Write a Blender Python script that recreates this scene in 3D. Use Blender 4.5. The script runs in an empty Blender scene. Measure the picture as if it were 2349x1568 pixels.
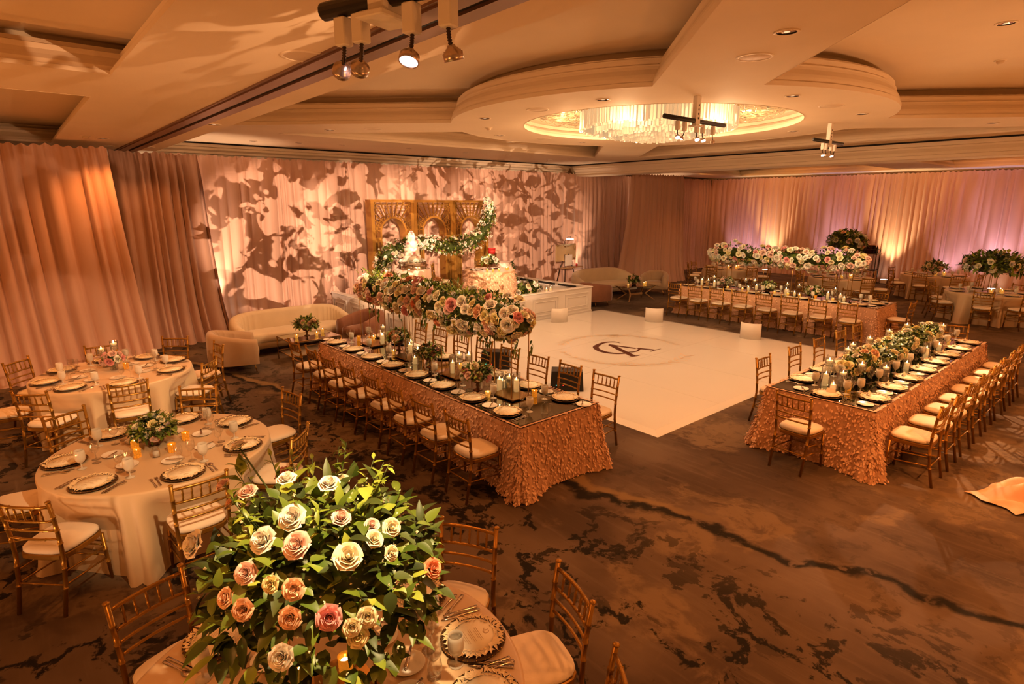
import bpy, math, random
from math import sin, cos, pi, radians, sqrt, atan2
from mathutils import Vector, Matrix
scene = bpy.context.scene
COL = scene.collection
RND = random.Random(11)

# ------------------------------------------------------------------ mesh builder
class MB:
    def __init__(s):
        s.v = []; s.f = []; s.m = []; s.s = []
    def add(s, vs, fs, mat=0, smooth=True, M=None):
        b = len(s.v)
        if M is not None:
            vs = [tuple(M @ Vector(p)) for p in vs]
        s.v += [tuple(p) for p in vs]
        for f in fs:
            s.f.append([b + i for i in f]); s.m.append(mat); s.s.append(smooth)
        return s
    def box(s, x0, x1, y0, y1, z0, z1, mat=0, M=None):
        vs = [(x0,y0,z0),(x1,y0,z0),(x1,y1,z0),(x0,y1,z0),(x0,y0,z1),(x1,y0,z1),(x1,y1,z1),(x0,y1,z1)]
        fs = [(0,3,2,1),(4,5,6,7),(0,1,5,4),(1,2,6,5),(2,3,7,6),(3,0,4,7)]
        return s.add(vs, fs, mat, False, M)
    def rbox(s, x0, x1, y0, y1, z0, z1, b, mat=0, M=None):
        # box with chamfered top/bottom and side edges
        vs = []; fs = []
        def ring(z, i):
            a0, a1, c0, c1 = x0 + i, x1 - i, y0 + i, y1 - i
            return [(a0+b,c0,z),(a1-b,c0,z),(a1,c0+b,z),(a1,c1-b,z),(a1-b,c1,z),(a0+b,c1,z),(a0,c1-b,z),(a0,c0+b,z)]
        for z, i in ((z0, b), (z0 + b, 0), (z1 - b, 0), (z1, b)):
            vs += ring(z, i)
        for k in range(3):
            for j in range(8):
                fs.append((k*8+j, k*8+(j+1) % 8, k*8+8+(j+1) % 8, k*8+8+j))
        fs.append(tuple(reversed(range(8)))); fs.append(tuple(range(24, 32)))
        return s.add(vs, fs, mat, False, M)
    def tube(s, pts, r, n=8, mat=0, caps=True, M=None, closed=False):
        P = [Vector(p) for p in pts]
        rr = r if isinstance(r, (list, tuple)) else [r] * len(P)
        vs = []; fs = []
        L = len(P); up = None
        for i, p in enumerate(P):
            if closed: t = P[(i+1) % L] - P[i-1]
            else: t = P[min(i+1, L-1)] - P[max(i-1, 0)]
            if t.length < 1e-9: t = Vector((0,0,1))
            t.normalize()
            if up is None:
                a = Vector((0,0,1)) if abs(t.z) < .9 else Vector((1,0,0))
                up = (a - t * a.dot(t)).normalized()
            else:
                up = up - t * up.dot(t)
                if up.length < 1e-6: up = Vector((1,0,0))
                up.normalize()
            w = t.cross(up)
            for k in range(n):
                an = 2*pi*k/n
                vs.append(tuple(p + (up*cos(an) + w*sin(an)) * rr[i]))
        for i in range(L if closed else L-1):
            j = (i+1) % L
            for k in range(n):
                fs.append((i*n+k, i*n+(k+1) % n, j*n+(k+1) % n, j*n+k))
        if caps and not closed:
            fs.append(tuple(reversed(range(n)))); fs.append(tuple(range((L-1)*n, L*n)))
        return s.add(vs, fs, mat, True, M)
    def lathe(s, prof, n=24, c=(0,0,0), mat=0, M=None, sx=1, sy=1):
        vs = []; fs = []; rows = []
        for (r, z) in prof:
            if r < 1e-5:
                rows.append([len(vs)]); vs.append((c[0], c[1], c[2]+z))
            else:
                b = len(vs); rows.append(list(range(b, b+n)))
                for k in range(n):
                    a = 2*pi*k/n
                    vs.append((c[0]+r*cos(a)*sx, c[1]+r*sin(a)*sy, c[2]+z))
        for i in range(len(rows)-1):
            A, B = rows[i], rows[i+1]
            for k in range(n):
                k2 = (k+1) % n
                if len(A) == 1 and len(B) == 1: continue
                if len(A) == 1: fs.append((A[0], B[k2], B[k]))
                elif len(B) == 1: fs.append((A[k], A[k2], B[0]))
                else: fs.append((A[k], A[k2], B[k2], B[k]))
        return s.add(vs, fs, mat, True, M)
    def grid(s, fn, nu, nv, mat=0, smooth=True, wrap=False, M=None):
        vs = [fn(i/nu, j/nv) for j in range(nv+1) for i in range(nu + (0 if wrap else 1))]
        w = nu if wrap else nu+1
        fs = []
        for j in range(nv):
            for i in range(nu):
                i2 = (i+1) % w
                fs.append((j*w+i, j*w+i2, (j+1)*w+i2, (j+1)*w+i))
        return s.add(vs, fs, mat, smooth, M)
    def mesh(s, name, mats):
        me = bpy.data.meshes.new(name)
        me.from_pydata(s.v, [], s.f)
        for m in (mats if isinstance(mats, (list, tuple)) else [mats]):
            me.materials.append(m)
        me.polygons.foreach_set('material_index', s.m)
        me.polygons.foreach_set('use_smooth', s.s)
        me.update()
        return me
    def build(s, name, mats, parent=None, loc=(0,0,0), rz=0):
        return obj(name, s.mesh(name, mats), parent, loc, rz)

def obj(name, me, parent=None, loc=(0,0,0), rz=0):
    o = bpy.data.objects.new(name, me); COL.objects.link(o)
    o.location = loc; o.rotation_euler = (0, 0, rz)
    if parent is not None: o.parent = parent
    return o
def tag(o, label=None, cat=None, group=None, kind=None):
    if label: o['label'] = label
    if cat: o['category'] = cat
    if group: o['group'] = group
    if kind: o['kind'] = kind
    return o
def thing(name, loc, rz, label, cat, group=None):
    o = bpy.data.objects.new(name, None); COL.objects.link(o)
    o.empty_display_size = .1
    o.location = loc; o.rotation_euler = (0, 0, rz)
    return tag(o, label, cat, group)
def struct(o):
    o['kind'] = 'structure'; return o
def dup(root, loc, rz, label=None, cat=None, group=None, scale=None):
    r = root.copy(); COL.objects.link(r); r.location = loc; r.rotation_euler = (0, 0, rz)
    if scale: r.scale = scale
    tag(r, label, cat, group)
    for ch in list(root.children):
        c = ch.copy(); COL.objects.link(c); c.parent = r
        for g in list(ch.children):
            d = g.copy(); COL.objects.link(d); d.parent = c
    return r
class Proto:
    """first use moves the source thing itself, later uses copy it with its parts"""
    def __init__(s, root): s.root = root; s.used = False
    def place(s, loc, rz, label, cat, group=None, scale=None):
        if not s.used:
            s.used = True
            o = s.root; o.location = loc; o.rotation_euler = (0, 0, rz)
            if scale: o.scale = scale
            return tag(o, label, cat, group)
        return dup(s.root, loc, rz, label, cat, group, scale)
ORD = ['first','second','third','fourth','fifth','sixth','seventh','eighth','ninth','tenth','eleventh','twelfth',
       'thirteenth','fourteenth','fifteenth','sixteenth','seventeenth','eighteenth','nineteenth','twentieth']

# ------------------------------------------------------------------ materials
def newmat(name):
    m = bpy.data.materials.new(name); m.use_nodes = True
    nt = m.node_tree
    return m, nt, nt.nodes['Principled BSDF'], nt.links
def pm(name, col, rough=.5, metal=0, spec=None, sheen=0, emis=None, estr=0, noise=0, nscale=20, bump=0, bscale=200, trans=0, coat=0):
    m, nt, b, L = newmat(name)
    b.inputs['Base Color'].default_value = (*col, 1)
    b.inputs['Roughness'].default_value = rough
    b.inputs['Metallic'].default_value = metal
    if spec is not None: b.inputs['Specular IOR Level'].default_value = spec
    if sheen: b.inputs['Sheen Weight'].default_value = sheen; b.inputs['Sheen Roughness'].default_value = .4
    if trans: b.inputs['Transmission Weight'].default_value = trans
    if coat: b.inputs['Coat Weight'].default_value = coat; b.inputs['Coat Roughness'].default_value = .08
    if emis: b.inputs['Emission Color'].default_value = (*emis, 1); b.inputs['Emission Strength'].default_value = estr
    tc = None
    if noise or bump:
        tc = nt.nodes.new('ShaderNodeTexCoord')
    if noise:
        n = nt.nodes.new('ShaderNodeTexNoise'); n.inputs['Scale'].default_value = nscale; n.inputs['Detail'].default_value = 4
        L.new(tc.outputs['Object'], n.inputs['Vector'])
        r = nt.nodes.new('ShaderNodeValToRGB')
        r.color_ramp.elements[0].position = .3; r.color_ramp.elements[1].position = .7
        r.color_ramp.elements[0].color = (*[c*(1-noise) for c in col], 1)
        r.color_ramp.elements[1].color = (*[min(1, c*(1+noise*.6)) for c in col], 1)
        L.new(n.outputs['Fac'], r.inputs['Fac']); L.new(r.outputs['Color'], b.inputs['Base Color'])
    if bump:
        n = nt.nodes.new('ShaderNodeTexNoise'); n.inputs['Scale'].default_value = bscale
        L.new(tc.outputs['Object'], n.inputs['Vector'])
        bp = nt.nodes.new('ShaderNodeBump'); bp.inputs['Strength'].default_value = bump; bp.inputs['Distance'].default_value = .01
        L.new(n.outputs['Fac'], bp.inputs['Height']); L.new(bp.outputs['Normal'], b.inputs['Normal'])
    return m
def glass(name, col=(1,1,1), body=.08, milky=0.0):
    """thin clear glass: see-through with fresnel reflection"""
    m, nt, b, L = newmat(name)
    out = nt.nodes['Material Output']
    tr = nt.nodes.new('ShaderNodeBsdfTransparent'); tr.inputs['Color'].default_value = (*col, 1)
    gl = nt.nodes.new('ShaderNodeBsdfGlossy'); gl.inputs['Roughness'].default_value = .03
    lw = nt.nodes.new('ShaderNodeLayerWeight'); lw.inputs['Blend'].default_value = .25
    mp = nt.nodes.new('ShaderNodeMapRange'); mp.inputs['To Min'].default_value = body; mp.inputs['To Max'].default_value = .75
    mx = nt.nodes.new('ShaderNodeMixShader')
    L.new(lw.outputs['Facing'], mp.inputs['Value']); L.new(mp.outputs['Result'], mx.inputs['Fac'])
    L.new(tr.outputs[0], mx.inputs[1]); L.new(gl.outputs[0], mx.inputs[2])
    last = mx
    if milky:
        df = nt.nodes.new('ShaderNodeBsdfDiffuse'); df.inputs['Color'].default_value = (.98,.93,.84,1)
        m2 = nt.nodes.new('ShaderNodeMixShader'); m2.inputs['Fac'].default_value = milky
        L.new(mx.outputs[0], m2.inputs[1]); L.new(df.outputs[0], m2.inputs[2]); last = m2
    L.new(last.outputs[0], out.inputs['Surface'])
    return m
def emit(name, col, s):
    m, nt, b, L = newmat(name)
    e = nt.nodes.new('ShaderNodeEmission'); e.inputs['Color'].default_value = (*col, 1); e.inputs['Strength'].default_value = s
    L.new(e.outputs[0], nt.nodes['Material Output'].inputs['Surface'])
    return m
def island_mat(name, cols, rough=.55, sheen=0):
    m, nt, b, L = newmat(name)
    g = nt.nodes.new('ShaderNodeNewGeometry')
    r = nt.nodes.new('ShaderNodeValToRGB')
    el = r.color_ramp.elements
    while len(el) < len(cols): el.new(.5)
    for i, c in enumerate(cols):
        el[i].position = i / max(1, len(cols)-1); el[i].color = (*c, 1)
    L.new(g.outputs['Random Per Island'], r.inputs['Fac']); L.new(r.outputs['Color'], b.inputs['Base Color'])
    b.inputs['Roughness'].default_value = rough
    if sheen: b.inputs['Sheen Weight'].default_value = sheen
    return m

M = {}
M['ceil'] = pm('ceiling_paint', (.80,.66,.48), .75, noise=.04, nscale=1.2)
M['trim'] = pm('moulding_paint', (.84,.71,.54), .5)
M['dark_gap'] = pm('shadow_gap_black', (.006,.005,.004), .9)  # black put in for the shade inside gaps and slots
M['wall'] = pm('wall_paint', (.55,.38,.26), .8)
M['track'] = pm('brown_metal_track', (.23,.13,.09), .35, .6)
M['white_gloss'] = pm('white_vinyl_floor', (.80,.77,.73), .13, spec=.5, noise=.015, nscale=.7)
M['white_paint'] = pm('white_panel_paint', (.88,.84,.80), .35)
M['white_plastic'] = pm('white_plastic', (.85,.80,.74), .4)
M['gold'] = pm('gold_painted_wood', (.38,.195,.032), .30, .65, noise=.15, nscale=9)
M['gold_metal'] = pm('polished_gold', (.80,.50,.14), .2, 1)
M['gold_dark'] = pm('dark_gold_rod', (.42,.24,.08), .3, 1)
M['cushion'] = pm('ivory_cushion', (.86,.75,.62), .85, sheen=.2, bump=.15, bscale=60)
M['satin'] = pm('champagne_satin', (.66,.48,.30), .42, spec=.6, sheen=.2, bump=.03, bscale=120)
M['blush_satin'] = pm('blush_satin', (.78,.56,.48), .5, sheen=.2)
M['sofa'] = pm('cream_velvet', (.72,.60,.42), .8, sheen=.5, noise=.05, nscale=4)
M['taupe_velvet'] = pm('taupe_velvet', (.46,.32,.20), .8, sheen=.5, noise=.06, nscale=4)
M['brown_velvet'] = pm('brown_velvet', (.24,.10,.055), .8, sheen=.4, noise=.1, nscale=5)
M['mirror'] = pm('table_mirror', (.52,.50,.42), .03, 1)
M['mirror_edge'] = pm('mirror_edge', (.03,.025,.02), .3)
M['china'] = pm('white_china', (.90,.86,.80), .18)
M['charger'] = pm('smoked_glass_charger', (.10,.055,.025), .15, .3)
M['card'] = pm('cream_card', (.93,.84,.66), .6)
M['card_leaf'] = pm('laser_cut_card', (.90,.74,.48), .5)
M['print'] = pm('tan_print', (.55,.38,.22), .7)
M['steel'] = pm('silver_cutlery', (.72,.64,.55), .16, 1)
M['glass'] = glass('clear_glass')
M['goblet'] = glass('milky_lit_goblet', (.98,.95,.90), .05, .5)  # milky white put in for light caught by the iced water
M['water'] = glass('water', (.93,.92,.86), .12, .10)
M['wax'] = pm('candle_wax', (.95,.80,.52), .5, emis=(1,.55,.18), estr=.55)
M['flame'] = emit('candle_flame', (1,.72,.32), 30)
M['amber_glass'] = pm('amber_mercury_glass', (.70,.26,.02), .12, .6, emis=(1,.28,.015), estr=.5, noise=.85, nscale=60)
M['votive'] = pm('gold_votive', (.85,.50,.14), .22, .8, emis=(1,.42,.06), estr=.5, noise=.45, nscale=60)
M['tealight'] = emit('glowing_tealight', (1,.62,.2), 9)
M['black'] = pm('black_metal', (.012,.011,.010), .4)
M['blackm'] = pm('black_plastic', (.02,.018,.017), .5)
M['alu'] = pm('brushed_aluminium', (.62,.50,.42), .3, .9)
M['grille'] = pm('painted_grille', (.70,.55,.38), .6, bump=.3, bscale=400)
M['brass_ring'] = pm('downlight_reflector', (.75,.48,.28), .12, 1)
M['lamp_on'] = emit('lamp_face', (1,.86,.66), 22)
M['lamp_white'] = emit('white_lamp_face', (1,.85,.95), 14)
M['led_bar'] = emit('led_bar', (1,.93,.85), 12)
M['dl_glow'] = emit('downlight_glow', (1,.6,.3), 1.2)
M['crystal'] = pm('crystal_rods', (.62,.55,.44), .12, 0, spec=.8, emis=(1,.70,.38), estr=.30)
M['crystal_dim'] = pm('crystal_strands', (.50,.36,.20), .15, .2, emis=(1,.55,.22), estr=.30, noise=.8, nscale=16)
M['leaf'] = island_mat('green_leaves', [(.035,.060,.006),(.075,.13,.012),(.16,.22,.022),(.10,.15,.02)], .42)
M['leaf_light'] = island_mat('bright_leaves', [(.09,.14,.01),(.22,.30,.03),(.34,.38,.05)], .42)
M['leaf_dark'] = island_mat('dark_leaves', [(.02,.035,.006),(.04,.065,.010),(.07,.10,.018)], .5)
M['filler'] = island_mat('small_filler_blossoms', [(.80,.72,.42),(.92,.84,.58),(.70,.58,.28)], .6)
M['white_filler'] = island_mat('white_blossoms', [(.92,.84,.74),(.95,.90,.80),(.88,.70,.60)], .6)
M['orchid_pink'] = island_mat('pink_blossoms', [(.80,.40,.40),(.88,.58,.52),(.62,.24,.22)], .6)
for k, c in {'white': (.95,.90,.80), 'cream': (.95,.86,.62), 'yellow': (.93,.82,.45), 'blush': (.92,.66,.58), 'pink': (.86,.42,.42), 'coral': (.85,.36,.20), 'peach': (.90,.58,.38)}.items():
    m = pm('rose_'+k, c, .6, noise=.06, nscale=25)
    m.node_tree.nodes['Principled BSDF'].inputs['Subsurface Weight'].default_value = .35
    m.node_tree.nodes['Principled BSDF'].inputs['Subsurface Radius'].default_value = (.02,.012,.008)
    M['rose_'+k] = m
M['stem'] = pm('green_stem', (.06,.09,.02), .6)
M['screen'] = pm('gold_screen', (.46,.24,.05), .3, .55, noise=.25, nscale=3)
M['cake'] = pm('cake_icing', (.93,.84,.74), .5)
M['red'] = pm('red_fabric', (.45,.02,.02), .5)
M['canvas_back'] = pm('canvas_back', (.52,.36,.18), .8)
M['wood'] = pm('light_wood', (.42,.24,.10), .5, noise=.2, nscale=12)
M['bronze'] = pm('bronze_compote', (.20,.10,.05), .3, .7)
M['petal_cloth'] = pm('blush_net_cloth', (.62,.36,.22), .9, sheen=.2, noise=.12, nscale=10)
M['petal'] = island_mat('cloth_petals', [(.60,.33,.19),(.74,.45,.29),(.85,.58,.40),(.68,.38,.22)], .75)
M['napkin'] = pm('peach_cloth', (.80,.50,.36), .6, sheen=.2)
M['monogram'] = pm('brown_vinyl_letters', (.085,.022,.012), .3)
M['wreath'] = pm('tan_vinyl_line', (.66,.44,.24), .4)
M['led_teal'] = emit('teal_led', (.05,.9,.7), 3)
M['led_red'] = emit('red_led', (1,.03,.02), 4)
M['bottle'] = pm('dark_bottle', (.03,.02,.012), .12)
M['copper'] = pm('copper_bucket', (.55,.28,.14), .25, .9)
M['frame_dark'] = pm('dark_iron', (.05,.03,.02), .45, .5)

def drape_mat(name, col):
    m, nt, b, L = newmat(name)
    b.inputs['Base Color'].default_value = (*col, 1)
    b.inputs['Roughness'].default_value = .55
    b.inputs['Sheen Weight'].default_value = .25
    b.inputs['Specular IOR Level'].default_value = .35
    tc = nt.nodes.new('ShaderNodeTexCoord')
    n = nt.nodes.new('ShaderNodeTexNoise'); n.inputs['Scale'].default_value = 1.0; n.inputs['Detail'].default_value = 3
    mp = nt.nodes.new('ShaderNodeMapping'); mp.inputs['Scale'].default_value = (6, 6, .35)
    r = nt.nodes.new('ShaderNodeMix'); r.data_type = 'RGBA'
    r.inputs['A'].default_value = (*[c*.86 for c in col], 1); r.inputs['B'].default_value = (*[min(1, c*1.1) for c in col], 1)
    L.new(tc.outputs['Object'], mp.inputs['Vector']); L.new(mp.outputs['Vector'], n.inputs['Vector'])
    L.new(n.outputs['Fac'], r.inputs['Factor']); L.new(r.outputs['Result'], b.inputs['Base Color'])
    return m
M['drape'] = drape_mat('rose_satin_drape', (.70,.44,.34))
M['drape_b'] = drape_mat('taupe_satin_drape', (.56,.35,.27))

def carpet():
    m, nt, b, L = newmat('marbled_carpet')
    N = nt.nodes.new
    tc = N('ShaderNodeTexCoord'); OB = tc.outputs['Object']
    def noise(sc, det, vec, rough=.6, dist=0):
        n = N('ShaderNodeTexNoise'); n.inputs['Scale'].default_value = sc; n.inputs['Detail'].default_value = det
        n.inputs['Roughness'].default_value = rough; n.inputs['Distortion'].default_value = dist
        L.new(vec, n.inputs['Vector']); return n
    def mapping(vec, sc, loc=(0,0,0)):
        mp = N('ShaderNodeMapping'); mp.inputs['Scale'].default_value = sc; mp.inputs['Location'].default_value = loc
        L.new(vec, mp.inputs['Vector']); return mp.outputs['Vector']
    def math_(op, a, bb=None, c=None):
        x = N('ShaderNodeMath'); x.operation = op
        for i, q in enumerate((a, bb, c)):
            if q is None: continue
            if hasattr(q, 'is_linked'): L.new(q, x.inputs[i])
            else: x.inputs[i].default_value = q
        return x.outputs[0]
    def ramp(v, a, bb):
        r = N('ShaderNodeMapRange'); r.interpolation_type = 'SMOOTHSTEP'
        r.inputs['From Min'].default_value = a; r.inputs['From Max'].default_value = bb
        L.new(v, r.inputs['Value']); return r.outputs['Result']
    def mix(f, A, B):
        x = N('ShaderNodeMix'); x.data_type = 'RGBA'
        if hasattr(f, 'is_linked'): L.new(f, x.inputs['Factor'])
        else: x.inputs['Factor'].default_value = f
        for q, nm in ((A, 'A'), (B, 'B')):
            if hasattr(q, 'is_linked'): L.new(q, x.inputs[nm])
            else: x.inputs[nm].default_value = (*q, 1)
        return x.outputs['Result']
    # warp the coordinates, streaks run along the room's length
    w = noise(.9, 3, OB)
    sub = N('ShaderNodeVectorMath'); sub.operation = 'SUBTRACT'; L.new(w.outputs['Color'], sub.inputs[0]); sub.inputs[1].default_value = (.5,.5,.5)
    sc = N('ShaderNodeVectorMath'); sc.operation = 'SCALE'; L.new(sub.outputs[0], sc.inputs[0]); sc.inputs['Scale'].default_value = .55
    ad = N('ShaderNodeVectorMath'); ad.operation = 'ADD'; L.new(OB, ad.inputs[0]); L.new(sc.outputs[0], ad.inputs[1])
    V = ad.outputs[0]
    big = noise(1.0, 5, mapping(V, (.75,.42,1)), .55)
    fine = noise(1.0, 8, mapping(V, (5,4.2,1)), .62)
    streak = noise(1.0, 6, mapping(OB, (14,1.1,1)), .6)
    base = mix(ramp(big.outputs['Fac'], .38, .64), (.075,.050,.037), (.150,.105,.076))
    base = mix(math_('MULTIPLY', ramp(streak.outputs['Fac'], .5, .75), .4), base, (.19,.14,.10))
    # light sandy veins
    light = math_('MULTIPLY', ramp(noise(1.0, 6, mapping(V, (.8,.7,1), (3.1,.7,0)), .6).outputs['Fac'], .54, .60), ramp(fine.outputs['Fac'], .36, .5))
    base = mix(math_('MULTIPLY', light, .75), base, (.21,.145,.09))
    # black inky blotches along veins
    dk = noise(1.0, 7, mapping(V, (.9,.8,1), (7.3,2.4,0)), .62)
    edge = math_('SUBTRACT', 1.0, ramp(math_('ABSOLUTE', math_('SUBTRACT', dk.outputs['Fac'], .5)), .012, .03))
    sxo = N('ShaderNodeSeparateXYZ'); L.new(V, sxo.inputs[0])
    busy = math_('SUBTRACT', 1.0, ramp(math_('ADD', sxo.outputs['X'], math_('MULTIPLY', sxo.outputs['Y'], .12)), 3.6, 5.6))
    busy = math_('MAXIMUM', busy, .22)
    black = math_('MULTIPLY', math_('MULTIPLY', edge, ramp(fine.outputs['Fac'], .47, .51)), busy)
    base = mix(math_('MULTIPLY', black, .94), base, (.008,.008,.008))
    sp = noise(1.0, 5, mapping(V, (2.6,2.4,1), (1.7,5,0)), .65)
    base = mix(math_('MULTIPLY', math_('MULTIPLY', math_('MULTIPLY', ramp(sp.outputs['Fac'], .57, .595), busy), ramp(big.outputs['Fac'], .38, .56)), .85), base, (.012,.011,.010))
    # the long dark vein with its sandy bank that runs down the open floor
    sx = N('ShaderNodeSeparateXYZ'); L.new(V, sx.inputs[0])
    X = sx.outputs['X']; Y = sx.outputs['Y']
    line = math_('ADD', math_('MULTIPLY', Y, -.235), 5.16)
    d = math_('SUBTRACT', X, line)
    wob = math_('MULTIPLY', math_('SUBTRACT', noise(1.4, 5, OB).outputs['Fac'], .5), .5)
    d = math_('ADD', d, wob)
    vein = math_('SUBTRACT', 1.0, ramp(math_('ABSOLUTE', d), .02, .085))
    vein = math_('MULTIPLY', vein, ramp(fine.outputs['Fac'], .36, .47))
    bank = math_('SUBTRACT', 1.0, ramp(math_('ABSOLUTE', math_('SUBTRACT', d, .10)), .03, .10))
    bank = math_('MULTIPLY', bank, ramp(Y, 2.2, 3.4))
    base = mix(math_('MULTIPLY', bank, .8), base, (.25,.165,.08))
    base = mix(math_('MULTIPLY', vein, .92), base, (.008,.008,.008))
    # fine pile speckle
    pile = noise(420, 2, OB)
    bp = N('ShaderNodeBump'); bp.inputs['Strength'].default_value = .35; bp.inputs['Distance'].default_value = .004
    L.new(pile.outputs['Fac'], bp.inputs['Height']); L.new(bp.outputs['Normal'], b.inputs['Normal'])
    L.new(base, b.inputs['Base Color'])
    b.inputs['Roughness'].default_value = .95; b.inputs['Specular IOR Level'].default_value = .15
    return m
M['carpet'] = carpet()
# ------------------------------------------------------------------ the room
import bmesh
Z1 = 4.37; CX, CY = 9.43, 6.84        # middle ceiling and its chandelier centre
XW, YW = 25.9, 15.6
def offset_poly(P, d):
    n = len(P); out = []
    area = sum(P[i][0]*P[(i+1) % n][1] - P[(i+1) % n][0]*P[i][1] for i in range(n))
    sg = 1 if area > 0 else -1
    for i in range(n):
        a, b, c = Vector(P[i-1]), Vector(P[i]), Vector(P[(i+1) % n])
        e1 = (b-a).normalized(); e2 = (c-b).normalized()
        n1 = Vector((e1.y, -e1.x))*sg; n2 = Vector((e2.y, -e2.x))*sg
        m = n1 + n2
        k = d / max(.35, (1 + n1.dot(n2)) / 1.0) if m.length > 1e-6 else 0
        out.append((b.x + m.x*k, b.y + m.y*k))
    return out
def plate_with_holes(name, outer, holes, z, mat):
    bm = bmesh.new(); edges = []
    for ring in [outer] + holes:
        vs = [bm.verts.new((x, y, z)) for x, y in ring]
        for i in range(len(vs)):
            edges.append(bm.edges.new((vs[i], vs[(i+1) % len(vs)])))
    bmesh.ops.triangle_fill(bm, use_beauty=True, use_dissolve=False, edges=edges)
    me = bpy.data.meshes.new(name); bm.to_mesh(me); bm.free(); me.materials.append(mat)
    return struct(obj(name, me))
def rect(x0, x1, y0, y1): return [(x0,y0),(x1,y0),(x1,y1),(x0,y1)]
def crown(name, poly, prof, z, mats, top=None, topmat=None):
    """moulding that climbs inside a ceiling opening, profile = (outset, rise)"""
    mb = MB(); n = len(poly)
    rings = [offset_poly(poly, o) for o, h in prof]
    for j in range(len(prof)-1):
        vs = [(x, y, z+prof[j][1]) for x, y in rings[j]] + [(x, y, z+prof[j+1][1]) for x, y in rings[j+1]]
        fs = [(i, (i+1) % n, n+(i+1) % n, n+i) for i in range(n)]
        mb.add(vs, fs, 0, False)
    o = struct(mb.build(name, mats))
    if top:
        big = offset_poly(poly, top[0])
        vs = [(x, y, z+top[1]) for x, y in big]
        t = MB()
        bm = bmesh.new(); v2 = [bm.verts.new(p) for p in vs]
        ed = [bm.edges.new((v2[i], v2[(i+1) % n])) for i in range(n)]
        bmesh.ops.triangle_fill(bm, use_beauty=True, use_dissolve=False, edges=ed)
        # side of the hidden cove
        lo = [bm.verts.new((x, y, z+prof[-1][1]-.02)) for x, y in big]
        for i in range(n): bm.faces.new((v2[i], v2[(i+1) % n], lo[(i+1) % n], lo[i]))
        inn = [bm.verts.new((x, y, z+prof[-1][1]-.02)) for x, y in rings[-1]]
        for i in range(n): bm.faces.new((lo[i], lo[(i+1) % n], inn[(i+1) % n], inn[i]))
        me = bpy.data.meshes.new(name+'_top'); bm.to_mesh(me); bm.free(); me.materials.append(topmat or M['ceil'])
        struct(obj('ceiling', me))
    return o
def coffer(ax, outer):
    """opening between two diagonal arms, its inner side cut by the round ceiling disc; ax = direction of the outer side"""
    a = .95; R = 3.78; pts = []
    p = (-a - sqrt(2*R*R - a*a)) / 2          # arm meets disc
    q = p + a
    a0 = atan2(q, p); a1 = atan2(-q, p)
    if a0 < 0: a0 += 2*pi
    if a1 < 0: a1 += 2*pi
    base = [(-outer, outer - a), (-outer, -(outer - a))]
    arc = [(R*cos(a0 + (a1-a0)*i/36), R*sin(a0 + (a1-a0)*i/36)) for i in range(37)]
    if arc[0][1] > arc[-1][1]: arc.reverse()
    loc = base + arc
    r = {'-x': 0, '-y': pi/2, '+x': pi, '+y': 3*pi/2}[ax]
    return [(CX + x*cos(r) - y*sin(r), CY + x*sin(r) + y*cos(r)) for x, y in loc]
def circle(cx, cy, r, n=72): return [(cx + r*cos(2*pi*i/n), cy + r*sin(2*pi*i/n)) for i in range(n)]

fl = MB(); fl.add([(-5,-4,0),(27,-4,0),(27,17,0),(-5,17,0)], [(0,1,2,3)], 0, False)
struct(fl.build('floor', M['carpet']))
w = MB(); w.box(-5, 27, 16.0, 16.15, 0, 5.2); struct(w.build('wall_back', M['wall']))
w = MB(); w.box(26.3, 26.45, -4, 16.0, 0, 5.2); struct(w.build('wall_right', M['wall']))

cof = [coffer('-x', 6.0), coffer('-y', 7.2), coffer('+x', 5.8), coffer('+y', 5.8)]
rimc = circle(CX, CY, 2.45)
plate_with_holes('ceiling', rect(2.57, 16.3, -4, YW), cof + [rimc], Z1, M['ceil'])
PROF = [(0,-.004),(0,.05),(.02,.055),(.02,.075),(.024,.11),(.036,.145),(.058,.18),(.078,.21),(.088,.245),(.088,.265),(.115,.27),(.115,.345),(.14,.35),(.14,.37)]
for i, c in enumerate(cof):
    crown('trim_%d' % (i+1), c, PROF, Z1, M['trim'], (.42, .50))
RIMP = [(0,-.004),(0,.05),(.04,.055),(.05,.10),(.09,.14),(.13,.16),(.13,.22),(.17,.23),(.2,.30),(.2,.34)]
crown('trim_5', rimc, RIMP, Z1, M['trim'], (.25, .50))
# left soffit with its own coffers, and the step up to the middle ceiling
lc = [rect(-3.4, .87, -1.5, 6.12), rect(-3.4, .86, 7.45, 13.3)]
plate_with_holes('ceiling', rect(-5, 2.57, -4, 16), lc, 4.0, M['ceil'])
LP = [(0,-.003),(0,.03),(.02,.035),(.03,.07),(.07,.11),(.10,.15),(.10,.19),(.13,.20),(.15,.235)]
for i, c in enumerate(lc):
    crown('trim_%d' % (6+i), c, LP, 4.0, M['trim'], (.30, .30))
st = MB(); st.box(2.55, 2.572, -4, YW, 4.003, 4.9); struct(st.build('ceiling_step', M['ceil']))
# airwall track along the left soffit
tr = MB()
tr.box(1.93, 2.05, -4, 14.4, 3.972, 4.0, 0); tr.box(2.11, 2.23, -4, 14.4, 3.972, 4.0, 0); tr.box(2.05, 2.11, -4, 14.4, 3.990, 3.998, 1)
tr.box(1.90, 1.93, -4, 14.4, 3.985, 4.0, 0); tr.box(2.23, 2.26, -4, 14.4, 3.985, 4.0, 0)
struct(tr.build('trim_8', [M['track'], M['dark_gap']]))
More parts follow.
